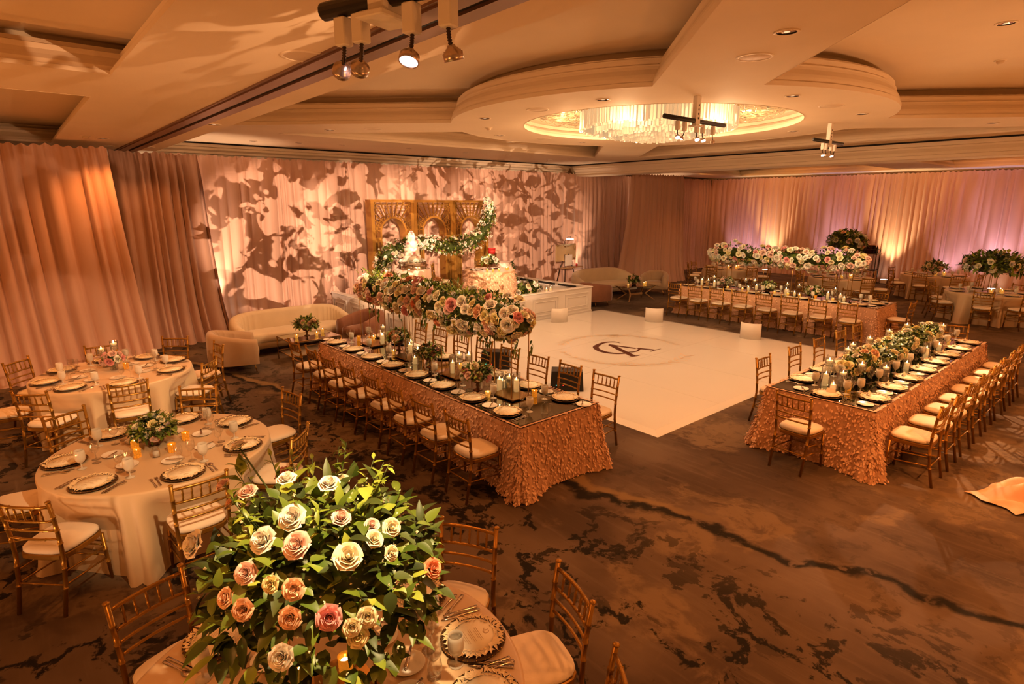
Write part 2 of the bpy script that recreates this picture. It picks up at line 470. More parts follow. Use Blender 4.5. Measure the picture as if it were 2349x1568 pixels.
# back header crown with a black strip for the shade in its gap
def sweep(name, axis, pos, a0, a1, prof, mats, gap):
    mb = MB()
    for j in range(len(prof)-1):
        (o0, z0), (o1, z1) = prof[j], prof[j+1]
        if axis == 'x': vs = [(a0, pos-o0, z0),(a1, pos-o0, z0),(a1, pos-o1, z1),(a0, pos-o1, z1)]
        else: vs = [(pos-o0, a0, z0),(pos-o0, a1, z0),(pos-o1, a1, z1),(pos-o1, a0, z1)]
        mb.add(vs, [(0,1,2,3)], 0, False)
    if gap:
        g0, g1, go = gap
        if axis == 'x': mb.box(a0, a1, pos-go-.03, pos-go, g0, g1, 1)
        else: mb.box(pos-go-.03, pos-go, a0, a1, g0, g1, 1)
    return struct(mb.build(name, mats))
sweep('trim_9', 'x', 15.75, 2.57, 16.3, [(.0,3.95),(.0,4.12),(.05,4.13),(.06,4.18),(.12,4.22),(.13,4.27),(.18,4.28),(.18,4.34)], [M['trim'], M['dark_gap']], (4.34, 4.372, .18))
sweep('trim_10', 'y', 16.5, -4, 15.6, [(.0,3.98),(.02,3.99),(.02,4.06),(.06,4.07),(.08,4.13),(.14,4.20),(.15,4.24),(.20,4.25),(.20,4.335)], [M['trim'], M['dark_gap']], (4.335, 4.372, .20))
bm_ = MB(); bm_.box(16.5, 17.25, -4, 15.6, 3.98, 4.6); struct(bm_.build('ceiling_beam', M['ceil']))
rc = [rect(18.2, 24.4, 7.2, 13.2), rect(18.2, 24.4, -1.5, 5.6)]
plate_with_holes('ceiling', rect(17.25, 26.3, -4, 16), rc, 4.16, M['ceil'])
for i, c in enumerate(rc):
    crown('trim_%d' % (11+i), c, LP, 4.16, M['trim'], (.30, .30))
sweep('trim_13', 'y', 26.1, -4, 16, [(.0,3.95),(.0,4.05),(.05,4.06),(.10,4.11),(.16,4.13),(.16,4.16)], [M['trim'], M['dark_gap']], None)

# ------------------------------------------------------------------ drapes
def drape(name, p0, p1, ztop, label, seed, flare=(0,0), mat='drape', amp=1.0, z0=.004, lean=0.0):
    r = random.Random(seed)
    p0 = Vector((p0[0], p0[1], 0)); p1 = Vector((p1[0], p1[1], 0))
    d = p1 - p0; Lg = d.length; t = d / Lg; nrm = Vector((t.y, -t.x, 0))
    us = []; u = 0
    while u < Lg:
        wd = r.uniform(.10, .27) if r.random() < .75 else r.uniform(.28, .45)
        A = r.uniform(.05, .125) * amp * (1.2 if wd > .25 else 1)
        ph = r.uniform(.85, 1.2)
        for k in range(10):
            us.append((min(u + wd*k/10, Lg), A*(sin(pi*k/10)**(.62*ph) if k else 0), r.uniform(-.004, .004)))
        u += wd
    us.append((Lg, 0, 0))
    zs = [1, .985, .965, .93, .85, .72, .58, .44, .32, .22, .14, .08, .03, 0]
    vs = []; n = len(us)
    for v in zs:
        z = z0 + (ztop - z0)*v
        gather = .22 if v > .975 else (.34 if v > .96 else (.6 if v > .9 else 1.0))
        low = max(0, .25 - v) / .25
        for i, (u, h, jit) in enumerate(us):
            f = u / Lg
            k = h * gather * (1 + .55*low)
            if v > .9: k += (.014*sin(u*105) + .010*sin(u*61+1))*(v-.9)*10
            lat = flare[0]*(-1)*(1-v)**1.6*max(0, 1-f*2.2) + flare[1]*(1-v)**1.6*max(0, 1-(1-f)*2.2)
            sway = .035*sin(u*2.3 + v*1.7) * (1-v)
            p = p0 + t*(u + lat + sway) + nrm*(k + .12*low*low + jit*(1-v) + lean*(1-v))
            zz = z + (.012*sin(u*9.0)+.02*sin(u*41) if v == 1 else 0) + (0 if v > 0 else 0)
            vs.append((p.x, p.y, zz))
    fs = []
    for j in range(len(zs)-1):
        for i in range(n-1):
            fs.append((j*n+i, j*n+i+1, (j+1)*n+i+1, (j+1)*n+i))
    mb = MB(); mb.add(vs, fs)
    o = mb.build(name, M[mat])
    return tag(o, label, 'curtain', 'floor-length pipe and drape curtains around the room')
drape('drape_curtain', (-3.6, 12.55), (1.56, 12.55), 3.90, 'rose satin floor-length curtain hung nearest at far left behind round table', 3, (0, .30))
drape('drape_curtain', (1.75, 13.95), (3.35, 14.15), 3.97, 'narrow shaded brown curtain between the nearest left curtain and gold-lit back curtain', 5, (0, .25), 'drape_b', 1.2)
drape('drape_curtain', (3.1, 15.45), (20.3, 15.45), 4.07, 'long curtain behind stage and sofas patterned with branch-shaped projected light', 8, (.1, 0), 'drape', .9)
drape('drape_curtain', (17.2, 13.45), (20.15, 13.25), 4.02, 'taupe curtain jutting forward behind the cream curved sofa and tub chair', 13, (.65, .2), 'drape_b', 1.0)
drape('drape_curtain', (20.25, 15.42), (25.72, 15.42), 4.09, 'curtain in the far corner beyond the jutting taupe curtain', 17, (0, 0), 'drape', .9)
drape('drape_curtain', (25.75, 15.34), (25.75, -2.5), 4.09, 'long right-wall curtain washed with violet and warm uplight behind far tables', 21, (0, 0), 'drape', .95)

# ------------------------------------------------------------------ dance floor and stage
def dance_floor():
    t = thing('dance_floor', (0,0,0), 0, 'glossy white dance floor with brown monogram and wreath in the middle of the room', 'dance floor')
    x0, x1, y0, y1, h = 6.19, 12.60, 4.25, 10.72, .024
    mb = MB()
    # two panel seams
    xs = [x0, 7.8, 9.4, 11.0, x1]; ys = [y0, 6.65, 8.2, y1]
    for i in range(4):
        for j in range(3):
            g = .0022
            mb.box(xs[i]+g, xs[i+1]-g, ys[j]+g, ys[j+1]-g, .004, h)
    mb.box(x0, x1, y0, y1, .001, h-.003)
    mb.build('panel_surface', M['white_gloss'], t)
    e = MB(); w_ = .15
    P = [(x0,y0),(x1,y0),(x1,y1),(x0,y1)]; O = [(x0-w_,y0-w_),(x1+w_,y0-w_),(x1+w_,y1),(x0-w_,y1)]
    for i in (0, 1, 3):
        a, b = P[i], P[(i+1) % 4]; c, d = O[(i+1) % 4], O[i]
        e.add([(*a,h+.001),(*b,h+.001),(*c,.003),(*d,.003),(*c,0),(*d,0)], [(0,3,2,1),(3,5,4,2)], 0, False)
    e.build('ramp_edge', M['white_gloss'], t)
    s = 1/sqrt(2)
    def W(r, u): return (9.35 + (r+u)*s, 7.53 + (u-r)*s, h+.0015)
    mono = MB(); lift = [0]
    co = [(.17,.44),(.06,.585),(-.17,.53),(-.34,.33),(-.455,.08),(-.43,-.17),(-.33,-.37),(-.16,-.50),(.0,-.53),(.17,-.49)]
    ci = [(.15,.44),(.03,.515),(-.15,.44),(-.27,.25),(-.335,.05),(-.31,-.15),(-.21,-.32),(-.08,-.415),(.03,-.44),(.16,-.45)]
    def ribbon(A, B, nsub=6):
        def cr(P, t):
            n = len(P)-1; f = t*n; i = min(int(f), n-1); f -= i
            p = [P[max(i-1,0)], P[i], P[i+1], P[min(i+2,n)]]
            return tuple(.5*((2*p[1][k]) + (-p[0][k]+p[2][k])*f + (2*p[0][k]-5*p[1][k]+4*p[2][k]-p[3][k])*f*f + (-p[0][k]+3*p[1][k]-3*p[2][k]+p[3][k])*f**3) for k in (0,1))
        n = (len(A)-1)*nsub
        lift[0] += .0004
        vs = [(p[0], p[1], p[2]+lift[0]) for p in [W(*cr(A, i/n)) for i in range(n+1)] + [W(*cr(B, i/n)) for i in range(n+1)]]
        mono.add(vs, [(i, i+1, n+2+i, n+1+i) for i in range(n)], 0, False)
    ribbon(co, ci)
    def stroke(pts, w0, w1=None):
        w1 = w0 if w1 is None else w1
        A = []; B = []
        for i, p in enumerate(pts):
            q = pts[min(i+1, len(pts)-1)]; o = pts[max(i-1, 0)]
            d = Vector((q[0]-o[0], q[1]-o[1])).normalized(); n = Vector((-d.y, d.x))
            w = (w0 + (w1-w0)*i/(len(pts)-1))/2
            A.append((p[0]+n.x*w, p[1]+n.y*w)); B.append((p[0]-n.x*w, p[1]-n.y*w))
        ribbon(A, B, 4)
    stroke([(-.06,.26),(.06,-.06),(.18,-.37),(.30,-.66)], .125)        # thick leg of the A
    stroke([(-.10,.285),(.16,.13),(.43,-.01)], .085)                    # second leg, upper half
    stroke([(.47,.0),(.62,-.055),(.78,-.11)], .10, .08)
    stroke([(.44,-.57),(.33,-.66),(.20,-.77)], .035, .02)              # serifs
    stroke([(.95,-.01),(.83,-.11),(.70,-.25)], .02, .045)
    stroke([(.17,-.36),(.32,-.33),(.44,-.22),(.50,-.05)], .045)        # curved crossbar
    mono.build('monogram_letters', M['monogram'], t)
    wr = MB()
    r = random.Random(4)
    def line(pts, w=.008):
        P = [Vector(W(*p)) for p in pts]; n = len(P); vs = []
        for i in range(n):
            d = (P[min(i+1,n-1)] - P[max(i-1,0)]).normalized(); nn = Vector((-d.y, d.x, 0))*w/2
            vs += [tuple(P[i]+nn), tuple(P[i]-nn)]
        wr.add(vs, [(2*i, 2*i+1, 2*i+3, 2*i+2) for i in range(n-1)], 0, False)
    def leaf(b, ang, L_, wd):
        for sgn in (1, -1):
            line([(b[0] + cos(ang)*L_*k/8 - sin(ang)*sgn*wd*sin(pi*k/8), b[1] + sin(ang)*L_*k/8 + cos(ang)*sgn*wd*sin(pi*k/8)) for k in range(9)], .010)
    c0 = (.15, -.06); RR = 1.28
    for seg in ((20, 168), (196, 340)):
        a0, a1 = map(radians, seg); n = 15
        line([(c0[0]+RR*cos(a0+(a1-a0)*k/40), c0[1]+RR*sin(a0+(a1-a0)*k/40)) for k in range(41)], .006)
        mid = (a0+a1)/2
        for k in range(n):
            a = a0 + (a1-a0)*(k+.5)/n
            b = (c0[0]+RR*cos(a), c0[1]+RR*sin(a))
            dirn = a + (pi/2 if a > mid else -pi/2)
            for sd in (.5, -.55):
                leaf(b, dirn + sd + r.uniform(-.15,.15), r.uniform(.13,.24), r.uniform(.02,.035))
        # open blossom outline at the middle of each half
        b = (c0[0]+RR*cos(mid), c0[1]+RR*sin(mid)); up = mid
        for pa in (-1.1, -.4, .35, 1.0):
            leaf(b, up+pi+pa, .24, .085)
        line([(b[0]-sin(up)*x, b[1]+cos(up)*x) for x in (-.17,-.08,0,.08,.17)], .03)
    wr.build('wreath_outline', M['wreath'], t)
    return t
dance_floor()

def stage():
    t = thing('stage_platform', (0,0,0), 0, 'white panelled platform carrying the cake and round sweetheart table before the gold screen', 'stage')
    x0, x1, y0, y1, h, dk = 6.30, 12.23, 10.76, 14.55, .735, .60
    d = MB(); d.box(x0+.06, x1-.06, y0+.06, y1-.06, .02, dk); d.build('deck', M['white_paint'], t)
    f = MB()
    f.box(x0, x1, y0, y0+.05, .0, h-.03); f.box(x0, x0+.05, y0+.05, y1, .0, h-.03); f.box(x1-.05, x1, y0+.05, y1, .0, h-.03)
    f.build('fascia', M['white_paint'], t)
    c = MB()
    c.rbox(x0-.03, x1+.03, y0-.03, y0+.13, h-.03, h, .008); c.rbox(x0-.03, x0+.13, y0+.13, y1, h-.03, h, .008); c.rbox(x1-.13, x1+.03, y0+.13, y1, h-.03, h, .008)
    c.build('top_cap', M['white_paint'], t)
    m = MB()
    def frame_x(a0, a1, z0, z1, y, b=.035):
        for (p, q, r, s) in ((a0,a1,z0,z0+b),(a0,a1,z1-b,z1),(a0,a0+b,z0+b,z1-b),(a1-b,a1,z0+b,z1-b)):
            m.rbox(p, q, y-.018, y, r, s, .006)
    def frame_y(a0, a1, z0, z1, x, s_):
        b = .035
        for (p, q, r, s) in ((a0,a1,z0,z0+b),(a0,a1,z1-b,z1),(a0,a0+b,z0+b,z1-b),(a1-b,a1,z0+b,z1-b)):
            xx = (x-.018, x) if s_ < 0 else (x, x+.018)
            m.rbox(xx[0], xx[1], p, q, r, s, .006)
    n = 5; wd = (x1-x0)/n
    for i in range(n):
        frame_x(x0+i*wd+.12, x0+(i+1)*wd-.12, .12, .60, y0)
        frame_x(x0+i*wd+.22, x0+(i+1)*wd-.22, .22, .50, y0, .02)
    n = 4; wd = (y1-y0)/n
    for i in range(n):
        frame_y(y0+i*wd+.1, y0+(i+1)*wd-.1, .12, .60, x0, -1)
        frame_y(y0+i*wd+.2, y0+(i+1)*wd-.2, .22, .50, x0, -1)
        frame_y(y0+i*wd+.1, y0+(i+1)*wd-.1, .12, .60, x1, 1)
    m.box(x0-.012, x1+.012, y0-.012, y0, 0, .07); m.box(x0-.012, x0, y0, y1, 0, .07); m.box(x1, x1+.012, y0, y1, 0, .07)
    m.build('panel_moulding', M['white_paint'], t)
    s = MB()
    for k in range(4):
        s.box(x1-.056, x1-.05, y0+.55+k*.85, y0+1.27+k*.85, dk+.03, h-.04)
    s.build('rim_slot', M['blackm'], t)
stage()
DK = .60
# white curved light covers around the dance floor
def covers():
    for i, (x, y, a, lb) in enumerate(((10.46,10.28,-115,'white curved light cover on dance floor against the stage front'),
                                ((12.33),8.70,-150,'white curved light cover at far dance floor edge near coffee table'),
                                (12.36,6.12,-165,'white curved light cover at dance floor edge before long table chairs'))):
        t = thing('curved_light_cover', (x, y, .024), radians(a), lb, 'light cover', 'white curved covers around the dance floor')
        b = MB()
        n = 18; R_ = .30; vs = []; fs = []
        for k in range(n+1):
            an = radians(-48 + 96*k/n)
            for rr in (R_, R_-.012):
                for z in (0, .36): vs.append((rr*cos(an)-.16, rr*sin(an), z))
        for k in range(n):
            p = k*4; q = p+4
            fs += [(p, q, q+1, p+1), (p+2, p+3, q+3, q+2), (p+1, q+1, q+3, p+3), (p, p+2, q+2, q)]
        fs += [(0, 1, 3, 2), (n*4, n*4+2, n*4+3, n*4+1)]
        b.add(vs, fs, 0, True); b.build('cover_panel', M['white_plastic'], t)
        l = MB(); l.rbox(-.13, .08, -.15, .15, .0, .30, .02); l.build('light_body', M['blackm'], t)
covers()
def speaker(x, y, rz, lb):
    t = thing('floor_monitor_speaker', (x, y, 0), rz, lb, 'speaker', 'black speakers on the floor by the dance floor')
    b = MB()
    vs = [(-.27,-.19,0),(.27,-.19,0),(.27,.19,0),(-.27,.19,0),(-.25,-.12,.33),(.25,-.12,.33),(.25,.17,.33),(-.25,.17,.33)]
    b.add(vs, [(0,3,2,1),(4,5,6,7),(0,1,5,4),(1,2,6,5),(2,3,7,6),(3,0,4,7)], 0, False); b.build('cabinet', M['blackm'], t)
    g = MB(); g.add([(-.24,-.189,.03),(.24,-.189,.03),(.23,-.127,.30),(-.23,-.127,.30)], [(0,1,2,3)], 0, False)
    for v in range(4): g.v[v] = (g.v[v][0], g.v[v][1]-.008, g.v[v][2])
    g.build('front_grille', M['black'], t)
    h = MB(); h.tube([(-.08,.02,.33),(-.06,.02,.36),(.06,.02,.36),(.08,.02,.33)], .01, 6); h.build('handle', M['alu'], t)
    for q, (xx, k) in enumerate(((-.17,'led_teal'),(-.06,'led_red'))):
        e = MB(); e.lathe([(0,-.006),(.008,-.004),(.008,.004),(0,.006)], 8, (xx,-.185,.12)); e.build('indicator_light', M[k], t)
speaker(6.62, 6.30, radians(-45), 'black floor speaker with lit indicators seen behind the near right-side chairs')
speaker(6.55, 8.05, radians(-45), 'black floor speaker further back, half hidden behind candles and chairs')
# ------------------------------------------------------------------ ballroom chairs
def make_chair():
    t = thing('ballroom_chair', (0,0,0), 0, 'x', 'chair')
    c = MB()
    def sq(r_, z, n=28, e=4.0, sx=1, sy=1):
        out = []
        for k in range(n):
            a = 2*pi*k/n; ca, sa = cos(a), sin(a)
            q = (abs(ca)**e + abs(sa)**e) ** (-1/e)
            y = sa*q*r_*sy
            out.append((ca*q*r_*sx*(1 + .05*(y/.2)), y, z))
        return out
    prof = [(.170,.452),(.192,.458),(.199,.470),(.198,.484),(.186,.497),(.15,.506),(.09,.511),(.03,.513)]
    vs = []; n = 28
    for r_, z in prof: vs += sq(r_, z)
    fs = [(i*n+k, i*n+(k+1) % n, (i+1)*n+(k+1) % n, (i+1)*n+k) for i in range(len(prof)-1) for k in range(n)]
    fs.append(tuple(range((len(prof)-1)*n, len(prof)*n)))
    c.add(vs, fs); c.build('seat_cushion', M['cushion'], t)
    f = MB()
    P = [(.195,.412),(.200,.418),(.200,.448),(.192,.453),(.10,.453)]; vs = []
    for r_, z in P: vs += sq(r_, z, 28, 5)
    fs = [(i*n+k, i*n+(k+1) % n, (i+1)*n+(k+1) % n, (i+1)*n+k) for i in range(len(P)-1) for k in range(n)]
    fs.append(tuple(reversed(range(n)))); f.add(vs, fs, 0, False); f.build('seat_frame', M['gold'], t)
    def bamboo(pts, r, rings, nn=8):
        """tube with little ring collars at the given fractions"""
        P = [Vector(p) for p in pts]; Ls = [0]
        for i in range(1, len(P)): Ls.append(Ls[-1] + (P[i]-P[i-1]).length)
        T = Ls[-1]
        def at(s):
            for i in range(1, len(P)):
                if s <= Ls[i] + 1e-9: return P[i-1].lerp(P[i], (s-Ls[i-1]) / max(1e-9, Ls[i]-Ls[i-1]))
            return P[-1]
        S = [(x, r) for x in Ls]
        for g in rings:
            s0 = g*T
            S += [(s0-.006, r), (s0-.003, r*1.28), (s0+.003, r*1.28), (s0+.006, r)]
        S = sorted((max(0, min(T, a)), b) for a, b in S)
        return [tuple(at(a)) for a, b in S], [b for a, b in S], nn
    for s in (-1, 1):
        l = MB()
        p, r, k = bamboo([(s*.178,.172,.415),(s*.182,.182,.2),(s*.186,.192,0)], .0145, (.35, .62)); l.tube(p, [x*(.8 if q[2] < .05 else 1) for x, q in zip(r, p)], k)
        l.build('leg', M['gold'], t)
        l = MB()
        p, r, k = bamboo([(s*.182,-.268,0),(s*.184,-.222,.22),(s*.186,-.198,.43),(s*.189,-.203,.60),(s*.193,-.222,.78),(s*.196,-.242,.905)], .015, (.23, .40, .62, .74, .86)); l.tube(p, r, k)
        l.lathe([(0,-.004),(.012,-.002),(.019,.004),(.019,.010),(.014,.014),(0,.018)], 8, (s*.1965,-.2435,.905)); l.build('leg', M['gold'], t)
    b = MB()
    def rail(z, y, bow, r):
        pts = [(x, y - bow*(1-(x/.19)**2), z) for x in (-.19,-.13,-.065,0,.065,.13,.19)]
        b.tube(pts, r, 6)
        for x in (-.10, .10): b.lathe([(r,-.004),(r*1.3,0),(r,.004)], 6, (0,0,0), 0, Matrix.Translation((x, y-bow*(1-(x/.19)**2), z)) @ Matrix.Rotation(pi/2, 4, 'Y'))
    rail(.868,-.236,.022,.0125); rail(.748,-.219,.022,.0105); rail(.672,-.211,.022,.0095); rail(.600,-.204,.022,.0095)
    for x in (-.126,-.063,0,.063,.126):
        bo = .022*(1-(x/.19)**2)
        b.tube([(x,-.219-bo,.748),(x,-.2235-bo,.778),(x,-.2245-bo,.786),(x,-.2255-bo,.794),(x,-.228-bo,.808),(x,-.2295-bo,.822),(x,-.2305-bo,.830),(x,-.236-bo,.868)], [.007,.0075,.0098,.0075,.0075,.0098,.0075,.007], 6)
    b.build('backrest', M['gold'], t)
    s_ = MB()
    for s in (-1, 1):
        for z in (.20, .30): s_.tube([(s*.183,-.215,z+.03),(s*.184,.182,z)], .0075, 6)
    for z in (.22, .31): s_.tube([(-.182,.180,z),(.182,.180,z)], .0075, 6)
    s_.tube([(-.183,-.222,.23),(.183,-.222,.23)], .0075, 6)
    s_.build('stretcher', M['gold'], t)
    return t
CHAIR = Proto(make_chair())
def chair(px, py, face_deg, label, group):
    """px, py = middle of the two back posts, face_deg = direction the sitter looks"""
    a = radians(face_deg)
    CHAIR.place((px + .235*cos(a), py + .235*sin(a), 0), a - pi/2, label, 'chair', group)

# ------------------------------------------------------------------ linens
def round_cloth(name, cx, cy, R_, H, label, seed, mat='satin', z0=0.0, amp=1.0, cat='tablecloth', group='champagne satin cloths on round tables', dents=()):
    r = random.Random(seed)
    nf = int(R_*17); ks = []
    a = 0; folds = []
    while a < 2*pi:
        w_ = r.uniform(.18, .42)*.914/R_; folds.append((a, w_, r.uniform(.5, 1.0))); a += w_
    k = 2*pi / a; folds = [(f*k, w_*k, h) for f, w_, h in folds]
    mb = MB(); n = 8
    A = []
    for f, w_, h in folds:
        for j in range(n): A.append((f + w_*j/n, h*(sin(pi*j/n)**.75 if j else 0)))
    m = len(A)
    V = [0, .02, .06, .14, .28, .45, .62, .8, .93, 1.0]
    vs = [(0, 0, H)]; rows = [[0]]
    for rr in (.5, .9, .985):
        rows.append(list(range(len(vs), len(vs)+m)))
        vs += [(R_*rr*cos(a), R_*rr*sin(a), H - (.0015 if rr > .95 else 0)) for a, h in A]
    for v in V:
        rows.append(list(range(len(vs), len(vs)+m)))
        for a, h in A:
            rad = R_ + .004 + amp*(.125*h*min(1, v*1.3)**1.0 + .05*v - .03*min(1, v*2)) + (.03*(v-.9)/.1 if v > .9 else 0)
            z = H - .006 - (H - z0 - .010)*v
            for da, dd in dents:      # the cloth hangs back where a seat is pushed under the table
                df = abs((a - da + pi) % (2*pi) - pi)
                if df < .40 and z < .70:
                    lim = (dd - .47) / max(.75, cos(df)); k_ = min(1, (.70-z)/.16) * (1 if df < .29 else max(0, 1-(df-.29)/.11))
                    if rad > lim: rad += (lim-rad)*k_
            aa = a + .03*sin(a*3+seed)*v
            vs.append((rad*cos(aa), rad*sin(aa), z))
    fs = []
    for k_ in range(m): fs.append((0, rows[1][k_], rows[1][(k_+1) % m]))
    for i in range(1, len(rows)-1):
        for k_ in range(m):
            fs.append((rows[i][k_], rows[i+1][k_], rows[i+1][(k_+1) % m], rows[i][(k_+1) % m]))
    mb.add(vs, fs)
    o = mb.build(name, M[mat], None, (cx, cy, 0))
    return tag(o, label, cat, group)
def petal_cloth(x0, x1, y0, y1, H, label, seed, n_pet, dens=None):
    """long table cloth to the floor covered in small hanging petals"""
    r = random.Random(seed)
    cx, cy = (x0+x1)/2, (y0+y1)/2
    hx, hy = (x1-x0)/2, (y1-y0)/2
    # perimeter samples: (x, y, nx, ny, cornerness)
    per = []
    def seg(ax, ay, bx, by, nx, ny):
        L_ = sqrt((bx-ax)**2+(by-ay)**2); n = max(2, int(L_/.05))
        for i in range(n):
            f = i/n; d = min(f, 1-f)*L_
            per.append((ax+(bx-ax)*f, ay+(by-ay)*f, nx, ny, max(0, 1-d/.34)))
    seg(-hx,-hy, hx,-hy, 0,-1); 
    def corner(px, py, a0):
        for i in range(10):
            a = a0 + (pi/2)*i/10
            per.append((px, py, cos(a), sin(a), 1.0))
    per_ = []
    seg_args = [((-hx,-hy),(hx,-hy),(0,-1),-pi/2), ((hx,-hy),(hx,hy),(1,0),0), ((hx,hy),(-hx,hy),(0,1),pi/2), ((-hx,hy),(-hx,-hy),(-1,0),pi)]
    per.clear()
    for A, B, N_, a0 in seg_args:
        seg(A[0],A[1],B[0],B[1],N_[0],N_[1]); corner(B[0],B[1],a0)
    m = len(per); ph = [r.uniform(0, 2*pi) for _ in range(4)]
    V = [0,.03,.1,.22,.38,.55,.72,.88,1]
    def pt(i, v):
        x, y, nx, ny, c = per[i % m]
        fold = .5+.5*sin(i*.55+ph[0]) ; f2 = .5+.5*sin(i*1.55+ph[1])
        out = .008 + v*(.035 + .02*fold) + c*v**1.15*(.085 + .075*f2*v)
        z = H - .006 - (H-.016)*v
        return Vector((cx + x + nx*out, cy + y + ny*out, z))
    mb = MB(); vs = [tuple(pt(i, v)) for v in V for i in range(m)]
    fs = [(j*m+i, (j+1)*m+i, (j+1)*m+(i+1) % m, j*m+(i+1) % m) for j in range(len(V)-1) for i in range(m)]
    mb.add(vs, fs, 0)
    mb.add([(x0,y0,H),(x1,y0,H),(x1,y1,H),(x0,y1,H)], [(0,1,2,3)], 0, False)
    for _ in range(n_pet):
        i = r.random()*m; v = r.random()**.9
        i0 = int(i); f = i-i0
        def P(v): return pt(i0, v).lerp(pt(i0+1, v), f)
        p = P(v); x, y, nx, ny, c = per[i0 % m]; nn = Vector((nx, ny, 0)); tt = Vector((-ny, nx, 0))
        s = r.uniform(.010, .020); an = r.uniform(-1.3, 1.3)
        dn = (P(min(1, v+.05)) - p); dn = Vector((0,0,-1)) if dn.length < 1e-4 else dn.normalized()
        d = (dn*cos(an) + tt*sin(an)); e = (tt*cos(an) - dn*sin(an))
        lift = r.uniform(.010, .028)
        q0 = p + nn*.003; q1 = p + d*s*.9 + e*s*.75 + nn*lift*.6; q2 = p + d*s*1.9 + nn*lift; q3 = p + d*s*.9 - e*s*.75 + nn*lift*.6
        for q in (q0,q1,q2,q3): q.z = max(q.z, .004)
        mb.add([q0,q1,q2,q3], [(0,1,2),(0,2,3)], 1, True)
    # soft petals along the top rim
    for _ in range(int(n_pet*.07)):
        i = r.random()*m; p = pt(int(i), 0); x, y, nx, ny, c = per[int(i) % m]
        s = r.uniform(.012, .02); a = r.uniform(0, 2*pi)
        b = [(p.x+cos(a+k*pi/2)*s, p.y+sin(a+k*pi/2)*s, H+.003+r.uniform(0,.010)) for k in range(4)]
        mb.add(b, [(0,1,2),(0,2,3)], 1, True)
    o = mb.build('petal_tablecloth', [M['petal_cloth'], M['petal']])
    return tag(o, label, 'tablecloth', 'petal covered cloths on the long tables')
def mirror_top(x0, x1, y0, y1, z, label, axis):
    t = thing('mirror_tabletop', ((x0+x1)/2, (y0+y1)/2, z), 0, label, 'mirror', 'mirror tops on the long tables')
    m = MB(); e = MB()
    n = 4; hx, hy = (x1-x0)/2, (y1-y0)/2
    for i in range(n):
        if axis == 'y': b = (-hx, hx, -hy+2*hy*i/n+.002, -hy+2*hy*(i+1)/n-.002)
        else: b = (-hx+2*hx*i/n+.002, -hx+2*hx*(i+1)/n-.002, -hy, hy)
        m.add([(b[0],b[2],.006),(b[1],b[2],.006),(b[1],b[3],.006),(b[0],b[3],.006)], [(0,1,2,3)], 0, False)
    e.box(-hx-.002, hx+.002, -hy-.002, hy+.002, 0, .005)
    m.build('mirror_panel', M['mirror'], t); e.build('edge', M['mirror_edge'], t)

# ------------------------------------------------------------------ tableware
def make_charger():
    mb = MB()
    mb.lathe([(0,.004),(.095,.004),(.11,.006),(.155,.013),(.168,.015),(.170,.013),(.155,.008),(.10,0),(0,0)], 36, mat=0)
    for k in range(48):
        a = 2*pi*k/48; mb.lathe([(0,-.003),(.004,0),(0,.003)], 5, (.166*cos(a), .166*sin(a), .016), 1)
    t = mb.build('charger_plate', [M['charger'], M['gold_metal']])
    d = MB(); d.lathe([(0,.008),(.075,.008),(.085,.010),(.125,.021),(.130,.021),(.124,.016),(.085,.0055),(0,.0055)], 32); d.build('dinner_plate', M['china'], t)
    return t
def make_menu():
    mb = MB(); mb.lathe([(0,.002),(.122,.002),(.122,0),(0,0)], 40)
    t = mb.build('menu_card', M['card'])
    r = random.Random(2); b = MB()
    def lf(px, py, a, L_, w_, z):
        b.add([(px,py,z),(px+cos(a)*L_*.5-sin(a)*w_, py+sin(a)*L_*.5+cos(a)*w_, z+.004),(px+cos(a)*L_, py+sin(a)*L_, z+.002),(px+cos(a)*L_*.5+sin(a)*w_, py+sin(a)*L_*.5-cos(a)*w_, z+.004)], [(0,1,2,3)], 0, False)
    for k in range(34):
        a = 2*pi*k/34; rr = .122
        for s in (-1, 1):
            lf(rr*cos(a), rr*sin(a), a + s*r.uniform(.5, 1.15), r.uniform(.036, .056), .0085, r.uniform(.001,.006))
        lf((rr-.004)*cos(a), (rr-.004)*sin(a), a + pi + r.choice((-1,1))*r.uniform(.9,1.2), .024, .006, .003)
    for a0 in (radians(35), radians(215)):
        for k in range(5):
            a = a0 + (k-2)*.62
            lf(.108*cos(a0), .108*sin(a0), a, .046, .016, .006)
    b.build('leaf_border', M['card_leaf'], t)
    p = MB()
    for i, (y, w_) in enumerate(((.055,.028),(.046,.045),(.037,.05),(.020,.028),(.011,.05),(.002,.046),(-.015,.028),(-.024,.048),(-.033,.05))):
        p.add([(-w_,y,.0028),(w_,y,.0028),(w_,y+.0022,.0028),(-w_,y+.0022,.0028)], [(0,1,2,3)], 0, False)
    vs = []
    for k in range(13):
        a = radians(50 + 260*k/12)
        for rr in (.017, .0125 if 2 < k < 10 else .016): vs.append((rr*cos(a)-.004, rr*sin(a)-.068, .0028))
    p.add(vs, [(2*k, 2*k+1, 2*k+3, 2*k+2) for k in range(12)], 0, False)
    for (ax, ay, bx, by) in ((-.004,-.054,.006,-.084),(-.004,-.054,.022,-.070),(.002,-.074,.012,-.066)):
        d = Vector((bx-ax, by-ay)).normalized(); nx, ny = -d.y*.0013, d.x*.0013
        p.add([(ax+nx,ay+ny,.0029),(ax-nx,ay-ny,.0029),(bx-nx,by-ny,.0029),(bx+nx,by+ny,.0029)], [(0,1,2,3)], 0, False)
    p.build('printed_text', M['print'], t)
    return t
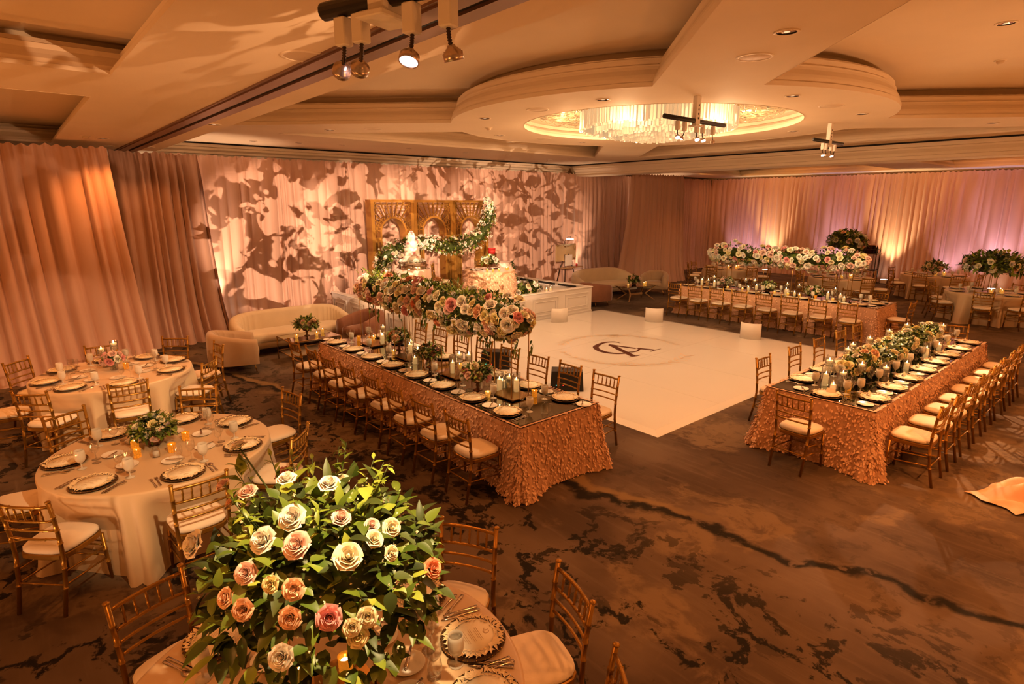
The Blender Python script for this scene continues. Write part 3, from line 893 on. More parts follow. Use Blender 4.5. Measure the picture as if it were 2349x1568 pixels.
def make_goblet(full=True):
    mb = MB()
    mb.lathe([(0,.001),(.036,.001),(.036,.004),(.010,.009),(.0055,.018),(.006,.045),(.009,.052),(.012,.055),(.028,.068),(.038,.090),(.041,.115),(.039,.145),(.036,.168),(.0345,.168),(.037,.145),(.0385,.115),(.0355,.090),(.025,.070),(0,.060)], 20)
    t = mb.build('water_goblet', M['goblet'])
    w_ = MB(); w_.lathe([(0,.066),(.022,.071),(.034,.091),(.0372,.115),(.036,.146),(0,.146)], 16); w_.build('water', M['water'], t)
    return t
def make_wine(h=.20, r=.038):
    mb = MB(); k = h/.2
    mb.lathe([(0,.001),(.034,.001),(.034,.003),(.006,.007),(.0035,.02),(.0035,.085*k),(.006,.092*k),(.022,.102*k),(r,.130*k),(r,.155*k),(r*.84,.20*k)], 18)
    return mb.build('wine_glass', M['glass'])
def make_bread():
    mb = MB(); mb.lathe([(0,.004),(.05,.004),(.058,.006),(.084,.013),(.087,.013),(.083,.009),(.055,0),(0,0)], 28)
    return mb.build('bread_plate', M['china'])
def utensil(kind):
    mb = MB()
    def flat(prof, z0=.002):
        vs = []
        for y, w_, z in prof:
            vs += [(-w_,y,z0+z),(w_,y,z0+z),(w_,y,z0+z+.0022),(-w_,y,z0+z+.0022)]
        n = len(prof)
        fs = []
        for i in range(n-1):
            a, b = i*4, i*4+4
            fs += [(a,a+1,b+1,b),(a+1,a+2,b+2,b+1),(a+2,a+3,b+3,b+2),(a+3,a,b,b+3)]
        fs += [(0,3,2,1),((n-1)*4,(n-1)*4+1,(n-1)*4+2,(n-1)*4+3)]
        mb.add(vs, fs, 0, True)
    if kind == 'fork':
        flat([(-.10,.008,0),(-.09,.0095,0),(-.03,.005,.003),(.03,.0035,.005),(.045,.010,.003),(.055,.012,.001)])
        for x in (-.0098,-.0033,.0033,.0098):
            mb.box(x-.0017, x+.0017, .054, .098, .003, .005)
    elif kind == 'table_knife':
        flat([(-.11,.0075,0),(-.10,.009,0),(-.02,.0065,.001),(0,.006,.001),(.01,.0095,.0005),(.09,.0095,0),(.115,.002,0)])
    elif kind == 'butter_knife':
        flat([(-.075,.006,0),(-.01,.005,.001),(.0,.005,.001),(.01,.009,0),(.06,.009,0),(.078,.003,0)])
    else:
        flat([(-.10,.008,0),(-.09,.009,0),(-.02,.0045,.003),(.03,.0035,.004),(.042,.008,.001),(.06,.017,-.001),(.078,.018,-.001),(.095,.010,.001),(.10,.003,.002)])
    return mb.build(kind, M['steel'])
def make_tent():
    mb = MB(); mb.add([(-.045,-.022,0),(.045,-.022,0),(.045,0,.045),(-.045,0,.045),(-.045,.022,0),(.045,.022,0),(-.045,-.0205,0),(.045,-.0205,0),(.045,0,.0435),(-.045,0,.0435)], [(0,1,2,3),(3,2,5,4)], 0, False)
    return mb.build('place_card', M['card'])
PR = {k: Proto(f) for k, f in (('charger', make_charger()), ('menu', make_menu()), ('goblet', make_goblet()), ('wine', make_wine()), ('wine2', make_wine(.175,.034)),
      ('bread', make_bread()), ('fork', utensil('fork')), ('knife', utensil('table_knife')), ('bknife', utensil('butter_knife')), ('spoon', utensil('spoon')), ('tent', make_tent()))}
SEAT_LOG = []
def setting(px, py, inward_deg, z, who, layout, tname, full=True, tent=False, skip=()):
    """one cover: px, py is the plate centre, inward_deg points from the sitter to the table middle"""
    a = radians(inward_deg); rz = a - pi/2
    jit = random.Random(int(px*917 + py*331))
    def at(x, y, dz=0): return (px + x*cos(rz) - y*sin(rz), py + x*sin(rz) + y*cos(rz), z + dz)
    def put(k, x, y, dz, rot, label, cat, grp):
        if k in skip: return
        PR[k].place(at(x + jit.uniform(-.006,.006), y + jit.uniform(-.006,.006), dz), rz + rot + jit.uniform(-.04,.04), label, cat, grp + ' on ' + tname)
    put('charger', 0, 0, 0, 0, 'plate on smoked charger at ' + who, 'plate', 'dinner plates')
    put('menu', 0, 0, .0225, 0, 'round leaf-edged menu card at ' + who, 'menu card', 'menu cards')
    if tent: put('tent', .02, .07, .027, .1, 'folded place card at ' + who, 'place card', 'place cards')
    if layout == 'round':
        put('bread', -.01, .35, 0, 0, 'small white bread plate at ' + who, 'plate', 'bread plates')
        if full: put('bknife', .02, .345, .0135, 1.1, 'butter knife on bread plate at ' + who, 'knife', 'butter knives')
        g = [(.20,.16),(.12,.25),(.03,.235)]
    else:
        put('bread', -.295, .0, 0, 0, 'small white bread plate at ' + who, 'plate', 'bread plates')
        if full: put('bknife', -.27, .0, .0135, .7, 'butter knife on bread plate at ' + who, 'knife', 'butter knives')
        g = [(.14,.20),(.06,.26),(-.03,.245)]
    put('goblet', g[0][0], g[0][1], 0, 0, 'milky water goblet at ' + who, 'glass', 'water goblets')
    put('wine', g[1][0], g[1][1], 0, 0, 'taller clear wine glass at ' + who, 'glass', 'wine glasses')
    if full: put('wine2', g[2][0], g[2][1], 0, 0, 'smaller clear wine glass at ' + who, 'glass', 'wine glasses')
    if full:
        put('fork', -.195, -.01, 0, 0, 'dinner fork nearest the plate at ' + who, 'fork', 'forks')
        put('fork', -.225, -.02, 0, 0, 'outer salad fork at ' + who, 'fork', 'forks')
        put('knife', .195, -.01, 0, 0, 'table knife at ' + who, 'knife', 'table knives')
        put('spoon', .225, -.015, 0, 0, 'spoon at ' + who, 'spoon', 'spoons')
    elif 'fork' not in skip:
        put('fork', -.195, -.01, 0, 0, 'dinner fork at ' + who, 'fork', 'forks')
        put('knife', .195, -.01, 0, 0, 'table knife at ' + who, 'knife', 'table knives')

# ------------------------------------------------------------------ the tables, chairs and covers
TH = .762
FAR = {'R1': (18.95, 3.2), 'R2': (22.5, 5.25), 'R3': (19.45, 6.9), 'R4': (19.4, 10.6)}
AX0, AX1, AY0, AY1 = 3.64, 4.80, 4.09, 9.0
BX0, BX1, BY0, BY1 = 6.86, 11.84, 1.92, 3.12
CX0, CX1, CY0, CY1 = 14.0, 15.18, 4.19, 9.05
petal_cloth(AX0, AX1, AY0, AY1, TH, 'blush petal cloth on long table under the rose cloud', 31, 10000)
petal_cloth(BX0, BX1, BY0, BY1, TH, 'blush petal cloth on right long table with low garland', 32, 10000)
petal_cloth(CX0, CX1, CY0, CY1, TH, 'blush petal cloth on far long table beyond dance floor', 33, 4500)
mirror_top(AX0+.03, AX1-.03, AY0+.03, AY1-.03, TH+.001, 'mirror top of long table under the rose cloud', 'y')
mirror_top(BX0+.03, BX1-.03, BY0+.03, BY1-.03, TH+.001, 'mirror top of right long table with low garland', 'x')
mirror_top(CX0+.03, CX1-.03, CY0+.03, CY1-.03, TH+.001, 'mirror top of far long table beyond dance floor', 'y')
ZM = TH + .0075; ZT = TH + .0015

T1 = 'left bouquet round table'; T2 = 'round table by left curtain'; T3 = 'foreground round table'
CLN = [0]
def around(cx, cy, spec, tname, zt, full=True, setr=.735, tent=False, skipset=(), clabel=''):
    CLN[0] += 1
    round_cloth('round_tablecloth', cx, cy, .914, TH, clabel, CLN[0], dents=[(radians(a) % (2*pi), d) for a, d, f, w in spec if d])
    for (ang, dist, face, where) in spec:
        a = radians(ang)
        if dist:
            chair(cx + dist*cos(a), cy + dist*sin(a), ang + 180 if face is None else face, 'gold chair with ivory cushion, %s seat of %s' % (where, tname), 'gold chairs around ' + tname)
        if where not in skipset:
            setting(cx + setr*cos(a), cy + setr*sin(a), ang + 180, zt, where + ' seat of ' + tname, 'round', tname, full)
around(.81, 5.89, [(116,1.42,297,'back-left'),(65,1.46,239,'back'),(18,1.44,189,'right'),(-38,1.26,138,'front-right'),(-88,1.22,92,'front'),(-141,1.28,45,'front-left'),(166,1.34,None,'left')], T1, ZT, clabel='champagne satin cloth on left round table with the low white bouquet')
around(.844, 9.167, [(-134,1.29,49,'front-left'),(-90,1.22,85,'front'),(-37,1.25,140,'front-right'),(9,1.38,184,'right'),(50,1.5,232,'back-right'),(90,1.27,268,'back'),(136,1.36,317,'back-left'),(184,1.36,None,'left')], T2, ZT, clabel='champagne satin cloth on round table by the left curtain')
around(.81, 2.247, [(113,1.30,288,'back-left'),(24,1.33,210,'back-right'),(-14,1.34,162,'right'),(-44,1.34,138,'front-right')], T3, ZT, clabel='champagne satin cloth on foreground round table under the big bouquet')
def rows_label(i, side, tname): return '%s from near end, %s side of %s' % (ORD[i], side, tname)
TA = 'rose cloud table'; TB = 'garland table'; TC = 'far long table'
for i in range(8):
    y = 4.48 + i*.611
    chair(3.135 + (.02 if i % 3 == 0 else 0), y + .03, (0, 2, -2, 1)[i % 4], 'gold chair, ' + rows_label(i, 'left', TA), 'gold chairs at rose cloud table')
    chair(5.41, y, 180 + (2, -2, 0)[i % 3], 'gold chair, ' + rows_label(i, 'right', TA), 'gold chairs at rose cloud table')
    setting(3.81, y + .02, 0, ZM, rows_label(i, 'left', TA), 'long', TA)
    setting(4.62, y - .06, 180, ZM, rows_label(i, 'right', TA), 'long', TA)
for i in range(8):
    x = 7.28 + i*.605
    chair(x, 1.40, 90 + (0, 1, -2)[i % 3], 'gold chair, ' + rows_label(i, 'right', TB), 'gold chairs at garland table')
    setting(x + .04, 2.08, 90, ZM, rows_label(i, 'right', TB), 'long', TB, tent=True)
    setting(x + .18, 2.95, -90, ZM, rows_label(i, 'left', TB), 'long', TB)
for i, x in enumerate((7.71, 8.68, 9.55, 10.42, 11.15)):
    chair(x, 3.60, 270, 'gold chair, ' + rows_label(i, 'left', TB), 'gold chairs at garland table')
chair(6.35, 2.58, -4, 'gold chair with ivory cushion at near end of ' + TB, 'gold chairs at garland table')
chair(12.42, 2.47, 200, 'gold chair at far end of ' + TB, 'gold chairs at garland table')
setting(7.05, 2.50, 0, ZM, 'near end of ' + TB, 'long', TB, tent=True)
setting(11.66, 2.50, 180, ZM, 'far end of ' + TB, 'long', TB)
for i in range(8):
    y = 4.60 + i*.617
    chair(13.49, y, (0, -3, 3, 0)[i % 4], 'gold chair, ' + rows_label(i, 'dance floor', TC).replace('near', 'right'), 'gold chairs at far long table')
    chair(15.72, y + .1, 180, 'gold chair, ' + rows_label(i, 'back', TC).replace('near', 'right'), 'gold chairs at far long table')
    setting(14.18, y, 0, ZM, rows_label(i, 'dance floor', TC).replace('near', 'right'), 'long', TC, False)
    setting(15.0, y + .05, 180, ZM, rows_label(i, 'back', TC).replace('near', 'right'), 'long', TC, False)
chair(14.72, 3.72, 90, 'gold chair at right end of ' + TC, 'gold chairs at far long table')
setting(14.6, 4.38, 90, ZM, 'right end of ' + TC, 'long', TC, False)
def far_round(key, tname, spec, clabel):
    cx, cy = FAR[key]
    around(cx, cy, [(a, d, None, w) for a, d, w in spec], tname, ZT, False, .73, clabel=clabel)
far_round('R1', 'far right table', [(186,1.22,'left'),(128,1.26,'back-left'),(78,1.34,'back'),(28,1.34,'far'),(-20,1.3,'far right'),(-72,1.3,'right'),(-130,1.25,'front')], 'champagne cloth on far right round table with tall flowers')
far_round('R2', 'farthest table', [(176,1.24,'left'),(222,1.25,'front-left'),(262,1.25,'front'),(130,1.3,'back-left'),(80,1.3,'back'),(20,1.3,'far')], 'champagne cloth on farthest round table by right wall curtain')
far_round('R3', 'table behind far rose cloud right', [(186,1.3,'left'),(230,1.35,'front'),(280,1.3,'right'),(140,1.3,'back-left'),(95,1.3,'back'),(40,1.3,'far'),(345,1.3,'far right')], 'champagne cloth on round table behind right half of the far long table')
far_round('R4', 'table behind far rose cloud left', [(95,1.4,'back-left'),(130,1.45,'left'),(180,1.25,'front-left'),(245,1.2,'front'),(310,1.35,'right'),(0,1.3,'far right'),(50,1.3,'far')], 'champagne cloth on round table behind left half of the far long table')
# ------------------------------------------------------------------ flowers
def rose_mesh(col, hi, seed):
    r = random.Random(seed); mb = MB()
    nu, nv = (6, 6) if hi else (4, 5)
    rings = [(2,.05,.13,.92,1.5,.0),(3,.08,.24,.96,1.35,.00),(3,.13,.37,.97,1.25,.03),(4,.19,.52,.93,1.12,.08),(5,.25,.69,.82,1.0,.16),(5,.29,.88,.66,.95,.26),(6,.31,1.06,.45,.85,.34)]
    if not hi: rings = [(2,.06,.16,.93,1.5,.0),(3,.10,.32,.96,1.35,.02),(4,.17,.50,.92,1.15,.07),(5,.24,.74,.76,1.0,.18),(5,.28,.98,.50,.95,.30)]
    for k, (n, rb, rt, h, hw, curl) in enumerate(rings):
        off = r.uniform(0, 2*pi)
        for j in range(n):
            a0 = off + 2*pi*j/n + r.uniform(-.12,.12); W_ = hw*pi/n*1.55; hh = h*r.uniform(.92,1.06)
            tilt = r.uniform(-.05,.08)
            def fn(u, v, a0=a0, W_=W_, hh=hh, rb=rb, rt=rt, curl=curl, tilt=tilt):
                uu = u*2-1
                wv = W_*(.35 + .65*sin(min(1, v*1.15)*pi/2))*(1 - .30*max(0, v-.7)/.3*abs(uu))
                a = a0 + uu*wv
                top = hh*(1 - .08*uu*uu - .30*uu**4 + (.03*sin(uu*5+a0*3) if k > 2 else 0))
                rad = rb + (rt-rb)*(v**.75) + tilt*v + curl*max(0, v-.65)**1.3*1.6*(1+.3*uu*uu) + .05*uu*uu*v*(1 if k else -1)
                z = top*v - .12 - curl*max(0, v-.78)*1.2
                return (rad*cos(a), rad*sin(a), z)
            mb.grid(fn, nu, nv)
    # dark heart fill + sepal
    mb.lathe([(0,.70),(.12,.66),(.24,.30),(.2,-.14),(0,-.2)], 8)
    mb.lathe([(0,-.32),(.12,-.28),(.30,-.16),(.55,-.02),(.30,-.10),(0,-.16)], 8, mat=1)
    me = mb.mesh('rose_'+col, [M['rose_'+col], M['leaf']])
    return me
COLS = ['white','cream','yellow','blush','pink','coral','peach']
ROSE_HI = {c: rose_mesh(c, True, 70+i) for i, c in enumerate(COLS)}
def put_rose(parent, pos, nrm, size, col, hi=False, rnd=RND):
    o = bpy.data.objects.new('rose', ROSE_HI[col]); COL.objects.link(o)
    o.parent = parent; o.location = pos
    q = Vector(nrm).normalized().to_track_quat('Z', 'Y')
    o.rotation_mode = 'QUATERNION'
    from mathutils import Quaternion
    o.rotation_quaternion = q @ Quaternion((0,0,1), rnd.uniform(0, 2*pi))
    o.scale = (size, size, size)
    return o
def leaf_at(mb, p, d, up, L_, w_, mat=0, droop=.25, hires=False):
    d = d.normalized(); s = d.cross(up)
    if s.length < 1e-4: s = Vector((1,0,0))
    s.normalize(); n = s.cross(d).normalized()
    if hires:
        R_ = 6; vs = []
        for i in range(R_+1):
            f = i/R_; ww = w_*(sin(pi*min(1, f*1.02)**.72))**.85 if 0 < f < 1 else 0
            c = p + d*L_*f - n*L_*droop*f*f
            vs += [c + s*ww + n*ww*.30, c, c - s*ww + n*ww*.30]
        mb.add(vs, [t_ for i in range(R_) for t_ in ((3*i,3*i+1,3*i+4,3*i+3),(3*i+1,3*i+2,3*i+5,3*i+4))], mat, True)
        return
    q = [p, p + d*L_*.38 + s*w_ + n*w_*.28, p + d*L_*.40 - n*0, p + d*L_*.38 - s*w_ + n*w_*.28, p + d*L_*.75 + s*w_*.6 + n*(w_*.2 - L_*droop*.5), p + d*L_*.76 - n*L_*droop*.5, p + d*L_*.75 - s*w_*.6 + n*(w_*.2 - L_*droop*.5), p + d*L_ - n*L_*droop]
    mb.add(q, [(0,2,1),(0,3,2),(1,2,5,4),(2,3,6,5),(4,5,7),(5,6,7)], mat, True)
def rv(r): 
    while True:
        v = Vector((r.uniform(-1,1), r.uniform(-1,1), r.uniform(-1,1)))
        if .05 < v.length < 1: return v.normalized()
def foliage(parent, sampler, n, L_, w_, seed, mats=('leaf','leaf_light','leaf_dark'), name='foliage', kind='stuff', hires=False):
    r = random.Random(seed); mb = MB()
    for _ in range(n):
        p, nn = sampler(r)
        d = (nn*r.uniform(.3,1.1) + rv(r)*.9)
        leaf_at(mb, p, d, Vector((0,0,1)), L_*r.uniform(.6,1.3), w_*r.uniform(.7,1.25), r.choices((0,1,2), (5,2,3))[0], hires=hires)
    o = mb.build(name, [M[m] for m in mats], parent)
    if kind: o['kind'] = kind
    return o
def blossoms(parent, sampler, n, s, seed, mat='filler', name='filler_blossom', stems=True):
    r = random.Random(seed); mb = MB()
    for _ in range(n):
        p, nn = sampler(r)
        p = p + nn*r.uniform(.0,.05)
        a = s*r.uniform(.6,1.3); q = rv(r); t = q.cross(Vector((0,0,1)))
        t = t.normalized() if t.length > .01 else Vector((1,0,0)); u = q.cross(t)
        for k in range(4):
            e = (t*cos(k*pi/2) + u*sin(k*pi/2)); f = q.cross(e)
            mb.add([p, p+e*a*.6+f*a*.4+q*a*.25, p+e*a+q*a*.35, p+e*a*.6-f*a*.4+q*a*.25], [(0,1,2),(0,2,3)], 0, False)
    o = mb.build(name, M[mat], parent); o['kind'] = 'stuff'
    return o
def core(parent, pts, radii, seed, name='moss_core'):
    mb = MB(); mb.tube(pts, radii, 10); return mb.build(name, M['leaf_dark'], parent)
def cloud(name, loc, path, rad, flat, nrose, cols, weights, rs, label, cat, group, seed, nleaf=900, leafL=.075, hi=False, filler=120, fmat='filler', bottom=.75, topgreen=.25, extra=None, away=.8, fs=.016, more=0):
    """a long raised mass of blooms; path = local centreline points, rad = radius at each point"""
    t = thing(name, loc, 0, label, cat, group); r = random.Random(seed)
    P = [Vector(p) for p in path]
    def centre(f):
        f *= len(P)-1; i = min(int(f), len(P)-2); return P[i].lerp(P[i+1], f-i), rad[i]+(rad[i+1]-rad[i])*(f-i), (P[i+1]-P[i]).normalized()
    def surf(r, f=None, a=None):
        f = (r.random() if r.random() < .8 else r.choice((r.uniform(.93,1), r.uniform(0,.07)))) if f is None else f
        c, R_, d = centre(f)
        s = d.cross(Vector((0,0,1)))
        s = s.normalized() if s.length > .05 else Vector((1,0,0)); u = s.cross(d).normalized()
        a = r.uniform(0, 2*pi) if a is None else a
        end = 0
        if f < .06: end = -(.06-f)/.06
        if f > .94: end = (f-.94)/.06
        n = s*cos(a) + u*sin(a)*1.0
        k = R_*r.uniform(.88, 1.10)*(1-.45*abs(end))
        p = c + s*cos(a)*k + u*sin(a)*k*flat
        n = (s*cos(a)*flat + u*sin(a) + d*end*1.3).normalized()
        return p, n
    core(t, path, [x*.52*flat**.8 for x in rad], seed)
    placed = []; tries = 0
    while len(placed) < nrose and tries < nrose*60:
        tries += 1
        p, n = surf(r)
        if n.z > .72 and r.random() < topgreen*2: continue
        if n.z < -.6 and r.random() < bottom: continue
        if n.x*.65 + n.y*.75 > .25 and r.random() < away: continue
        sz = rs*r.uniform(.75, 1.2)
        if any((p-q).length < (sz+s2)*.66 for q, s2 in placed): continue
        placed.append((p, sz))
        put_rose(t, p + n*sz*.25, n + rv(r)*.35, sz, r.choices(cols, weights)[0], hi, r)
    if more:
        mb = MB(); k2 = 0; tries = 0; ms = {}
        cl = {c: MB() for c in cols}
        while k2 < more and tries < more*40:
            tries += 1; p, n = surf(r)
            if n.z > .6 or n.x*.65 + n.y*.75 > .3: continue
            sz = rs*r.uniform(.6, .95)
            if any((p-q).length < (sz+s2)*.55 for q, s2 in placed): continue
            placed.append((p, sz)); k2 += 1
            c = r.choices(cols, weights)[0]; me = ROSE_HI[c]
            T_ = Matrix.Translation(p + n*sz*.2) @ (n + rv(r)*.35).normalized().to_track_quat('Z', 'Y').to_matrix().to_4x4() @ Matrix.Scale(sz, 4)
            cl[c].add([v.co[:] for v in me.vertices], [list(f.vertices) for f in me.polygons], 0, True, T_)
        big = MB(); mats = []
        for c in cols:
            if cl[c].v: big.add(cl[c].v, cl[c].f, len(mats), True); mats.append(M['rose_'+c])
        if big.v: big.build('rose_cluster', mats, t)['kind'] = 'stuff'
    foliage(t, lambda rr: (lambda q: (q[0]-q[1]*.055, q[1]))(surf(rr)), nleaf, leafL, leafL*.24, seed+1)
    if filler: blossoms(t, surf, filler, fs, seed+2, fmat)
    return t, surf
MIX = (['white','cream','yellow','blush','pink','coral','peach'], [6,6,5,4,1.0,.9,2])
# --- rose cloud over the left long table
pathA = [(0,-1.92,.0),(0,-1.4,.06),(0,-.8,.02),(0,-.2,.06),(0,.5,.03),(0,1.2,.06),(0,1.9,.02)]
tA, sA = cloud('raised_rose_cloud', (4.22, 6.62, 1.645), pathA, [.20,.29,.28,.29,.27,.28,.18], .90, 100, *MIX, .060,
    'long cloud of cream, yellow and coral roses raised on thin gold rods over long table', 'floral arrangement', None, 101, 2100, .085, False, 260, 'filler', .85, .42, away=.95, more=60)
r_ = random.Random(5)
mbv = MB()
for k in range(26):   # trailing sprigs
    y = r_.uniform(-2.0, 1.9); x = r_.choice((-1,1))*r_.uniform(.05,.22)
    p = Vector((x, y, -.20)); d = Vector((x*.5, r_.uniform(-.3,.3), -1)).normalized()
    for j in range(r_.randint(3, 7)):
        leaf_at(mbv, p, d + rv(r_)*.6, Vector((0,0,1)), .075, .016, 0); p = p + d*.035
mbv.build('trailing_sprig', [M['leaf']], tA)['kind'] = 'stuff'
# tall feathery greens on top
foliage(tA, lambda rr: (Vector((rr.uniform(-.16,.16), rr.choice((-1.0,-.2,.6,1.3))+rr.gauss(0,.22), .20+rr.uniform(0,.10))), Vector((0,0,1))), 420, .11, .014, 77, ('leaf_light','leaf','leaf'), 'feathery_greens')
for y in (-1.72, -.62, .60, 1.65):
    s = MB()
    for (x, yy) in ((-.13,-.15),(.13,-.15),(-.13,.15),(.13,.15)):
        s.tube([(x, y+yy, -.905),(x, y+yy, -.10)], .0065, 6)
    for zz in (-.12,):
        s.tube([(-.13,y-.15,zz),(.13,y-.15,zz),(.13,y+.15,zz),(-.13,y+.15,zz)], .0065, 6, closed=True)
    s.box(-.15,.15, y-.19, y+.19, -.862, -.850)
    s.build('rod_stand', M['gold_dark'], tA)
# --- rose cloud over the far long table
pathC = [(0,-1.95,0),(0,-1.3,.05),(0,-.65,.0),(0,0,.03),(0,.65,.02),(0,1.3,.05),(0,1.95,0)]
tC, sC = cloud('raised_rose_cloud', (14.58, 6.62, 1.66), pathC, [.17,.27,.24,.24,.24,.27,.18], .95, 100, ['white','cream','blush','yellow','pink'], [6,4,3.4,1.5,.7], .064,
    'long cloud of white and blush roses raised above the far long table', 'floral arrangement', None, 103, 1500, .09, False, 60, 'white_filler', .5, .2, away=.9, more=70)
for y in (-1.5, -.5, .5, 1.5):
    s = MB()
    for (x, yy) in ((-.12,-.14),(.12,-.14),(-.12,.14),(.12,.14)): s.tube([(x, y+yy, -.885),(x, y+yy, -.08)], .0075, 6)
    s.box(-.14,.14, y-.17, y+.17, -.862, -.850)
    s.build('rod_stand', M['gold_dark'], tC)
# --- the big foreground bouquet on its stand
def big_bouquet():
    t = thing('tall_bouquet', (.84, 2.20, TH+.0015), 0, 'large foreground bouquet of cream and pink roses with leafy greens on gold rods', 'floral arrangement')
    base = Vector((.84, 2.20, TH+.0015)); r = random.Random(9)
    C_ = Vector((0,.02,.63)); RX, RZ = .47, .36
    heads = [(.69,2.12,1.75,'white',.060),(.57,2.10,1.71,'white',.058),(.65,1.97,1.72,'blush',.062),(.79,1.85,1.67,'cream',.062),(.88,2.20,1.80,'white',.050),(.84,2.01,1.74,'blush',.045),
      (1.02,1.94,1.66,'cream',.046),(.40,2.44,1.60,'white',.066),(.48,2.03,1.65,'blush',.048),(.56,2.57,1.76,'blush',.040),(.66,1.75,1.54,'pink',.052),(.55,1.81,1.56,'peach',.046),(.44,1.96,1.56,'peach',.044),
      (.41,2.05,1.57,'peach',.042),(.59,1.87,1.62,'peach',.046),(.91,1.88,1.68,'cream',.042),(.96,1.84,1.62,'cream',.036),(1.12,1.80,1.50,'coral',.048),(.78,1.70,1.51,'cream',.044),(.72,1.70,1.50,'cream',.038),
      (.74,1.70,1.45,'yellow',.046),(.50,1.78,1.45,'white',.050),(.66,2.66,1.88,'white',.046),(.53,1.92,1.64,'yellow',.036),(.93,1.93,1.71,'blush',.036),(.74,2.30,1.83,'white',.046),(1.0,2.35,1.72,'cream',.045),(.60,2.35,1.80,'blush',.045),
      (1.2,2.25,1.52,'white',.048),(1.05,2.6,1.62,'cream',.05),(.62,2.7,1.6,'peach',.05),(.85,2.68,1.68,'pink',.05)]
    for x, y, z, c, s in heads:
        p = Vector((x, y, z)) - base
        n = (p - C_); n = Vector((n.x, n.y, n.z*1.2)).normalized()
        n = (n + Vector((-.22,-.42,.35))).normalized()
        put_rose(t, p, n + rv(r)*.2, s*.72, c, True, r)
    def surf(rr):
        n = rv(rr); 
        if n.z < -.35: n.z *= -.5; n.normalize()
        k = rr.uniform(.62, 1.06)
        return C_ + Vector((n.x*RX*k, n.y*RX*k, n.z*RZ*k - (.05 if n.z < 0 else 0))), n
    m = MB(); m.lathe([(0,-.20),(.22,-.16),(.33,0),(.28,.16),(.12,.24),(0,.26)], 14, tuple(C_)); m.build('moss_core', M['leaf_dark'], t)
    foliage(t, surf, 820, .100, .026, 15, hires=True)
    def side(rr):
        a = rr.uniform(0, 2*pi); return C_ + Vector((cos(a)*RX*.9, sin(a)*RX*.9, -.10+rr.uniform(-.14,.10))), Vector((cos(a), sin(a), -.9))
    foliage(t, side, 150, .095, .026, 16, ('leaf','leaf_dark','leaf'), 'trailing_leaves', hires=True)
    blossoms(t, surf, 520, .0075, 17, 'filler', 'filler_blossom')
    # tall sprigs reaching up at the back
    mb = MB()
    for k in range(20):
        a = r.uniform(0, 2*pi); b = C_ + Vector((cos(a)*.22, sin(a)*.22+.08, .22)); d = Vector((cos(a)*.5, sin(a)*.5, 1)).normalized(); L_ = r.uniform(.12, .26)
        mb.tube([tuple(b), tuple(b+d*L_)], [.003,.0018], 5, 1)
        for j in range(9):
            q = b + d*L_*(.25+.75*j/9); leaf_at(mb, q, d*.5 + rv(r), Vector((0,0,1)), .055, .010, 0)
    p = Vector((.66,2.66,1.88)) - base
    mb.tube([tuple(C_), tuple(p)], .004, 6, 1)
    for j in range(6): leaf_at(mb, p - Vector((0,.0,.05+.03*j)), rv(r)+Vector((0,0,.3)), Vector((0,0,1)), .10, .026, 0)
    mb.build('tall_sprigs', [M['leaf_light'], M['stem']], t)['kind'] = 'stuff'
    s = MB()
    for (x, y) in ((-.14,-.11),(.14,-.11),(-.14,.16),(.14,.16)): s.tube([(x, y, .004),(x, y, .46)], .0065, 8)
    s.tube([(-.14,-.11,.45),(.14,-.11,.45),(.14,.16,.45),(-.14,.16,.45)], .0065, 6, closed=True); s.box(-.18,.18,-.15,.20,.0,.006)
    s.build('rod_stand', M['gold_dark'], t)
big_bouquet()
def low_bouquet(loc, R_, label, seed, vase, n=18, cols=MIX, rs=.04, nleaf=260, hi=False, group='low bouquets on tables and lounge', name='low_bouquet', fil=90):
    t = thing(name, loc, 0, label, 'floral arrangement', group); r = random.Random(seed)
    hv = .10
    v = MB()
    if vase == 'compote':
        hv = .13; v.lathe([(0,0),(.055,0),(.055,.006),(.018,.02),(.016,.05),(.028,.06),(.016,.07),(.03,.085),(.07,.11),(.085,.14),(.078,.142),(.0,.12)], 20)
        v.build('compote_bowl', M['bronze'], t)
    elif vase == 'glass':
        v.lathe([(0,.001),(.045,.001),(.048,.01),(.048,.11),(.045,.11),(.045,.01),(0,.006)], 16); v.build('glass_vase', M['glass'], t)
        s = MB()
        for k in range(6): s.tube([(.02*cos(k),.02*sin(k),.01),(.03*cos(k+2),.03*sin(k+2),.12)], .003, 5)
        s.build('stems', M['stem'], t)
    else:
        v.lathe([(0,0),(.05,0),(.075,.03),(.085,.075),(.08,.075),(0,.06)], 18); hv = .07; v.build('bowl', M['bronze'], t)
    C_ = Vector((0,0,hv+R_*.42))
    def surf(rr):
        q = rv(rr)
        if q.z < -.25: q.z = -q.z*.3; q.normalize()
        k = rr.uniform(.75,1.08); return C_ + Vector((q.x*R_*k, q.y*R_*k, q.z*R_*.72*k)), q
    m = MB(); m.lathe([(0,-.4*R_),(.5*R_,-.3*R_),(.7*R_,0),(.5*R_,.38*R_),(0,.5*R_)], 10, tuple(C_)); m.build('moss_core', M['leaf_dark'], t)
    placed = []; k = 0
    while len(placed) < n and k < 900:
        k += 1; p, q = surf(r); s = rs*r.uniform(.75,1.25)
        if any((p-a).length < (s+b)*.75 for a, b in placed): continue
        placed.append((p, s)); put_rose(t, p, q + rv(r)*.3, s, r.choices(*cols)[0], hi, r)
    foliage(t, surf, nleaf, R_*.45, R_*.11, seed+1)
    if fil: blossoms(t, surf, fil, .011, seed+2, 'filler')
    return t
low_bouquet((.78,6.03,TH+.0015), .165, 'round low bouquet of white and pink roses on left round table', 201, 'bowl', 20, (['white','cream','blush','yellow'],[4,4,2,3]), .042, 420, True, fil=200)
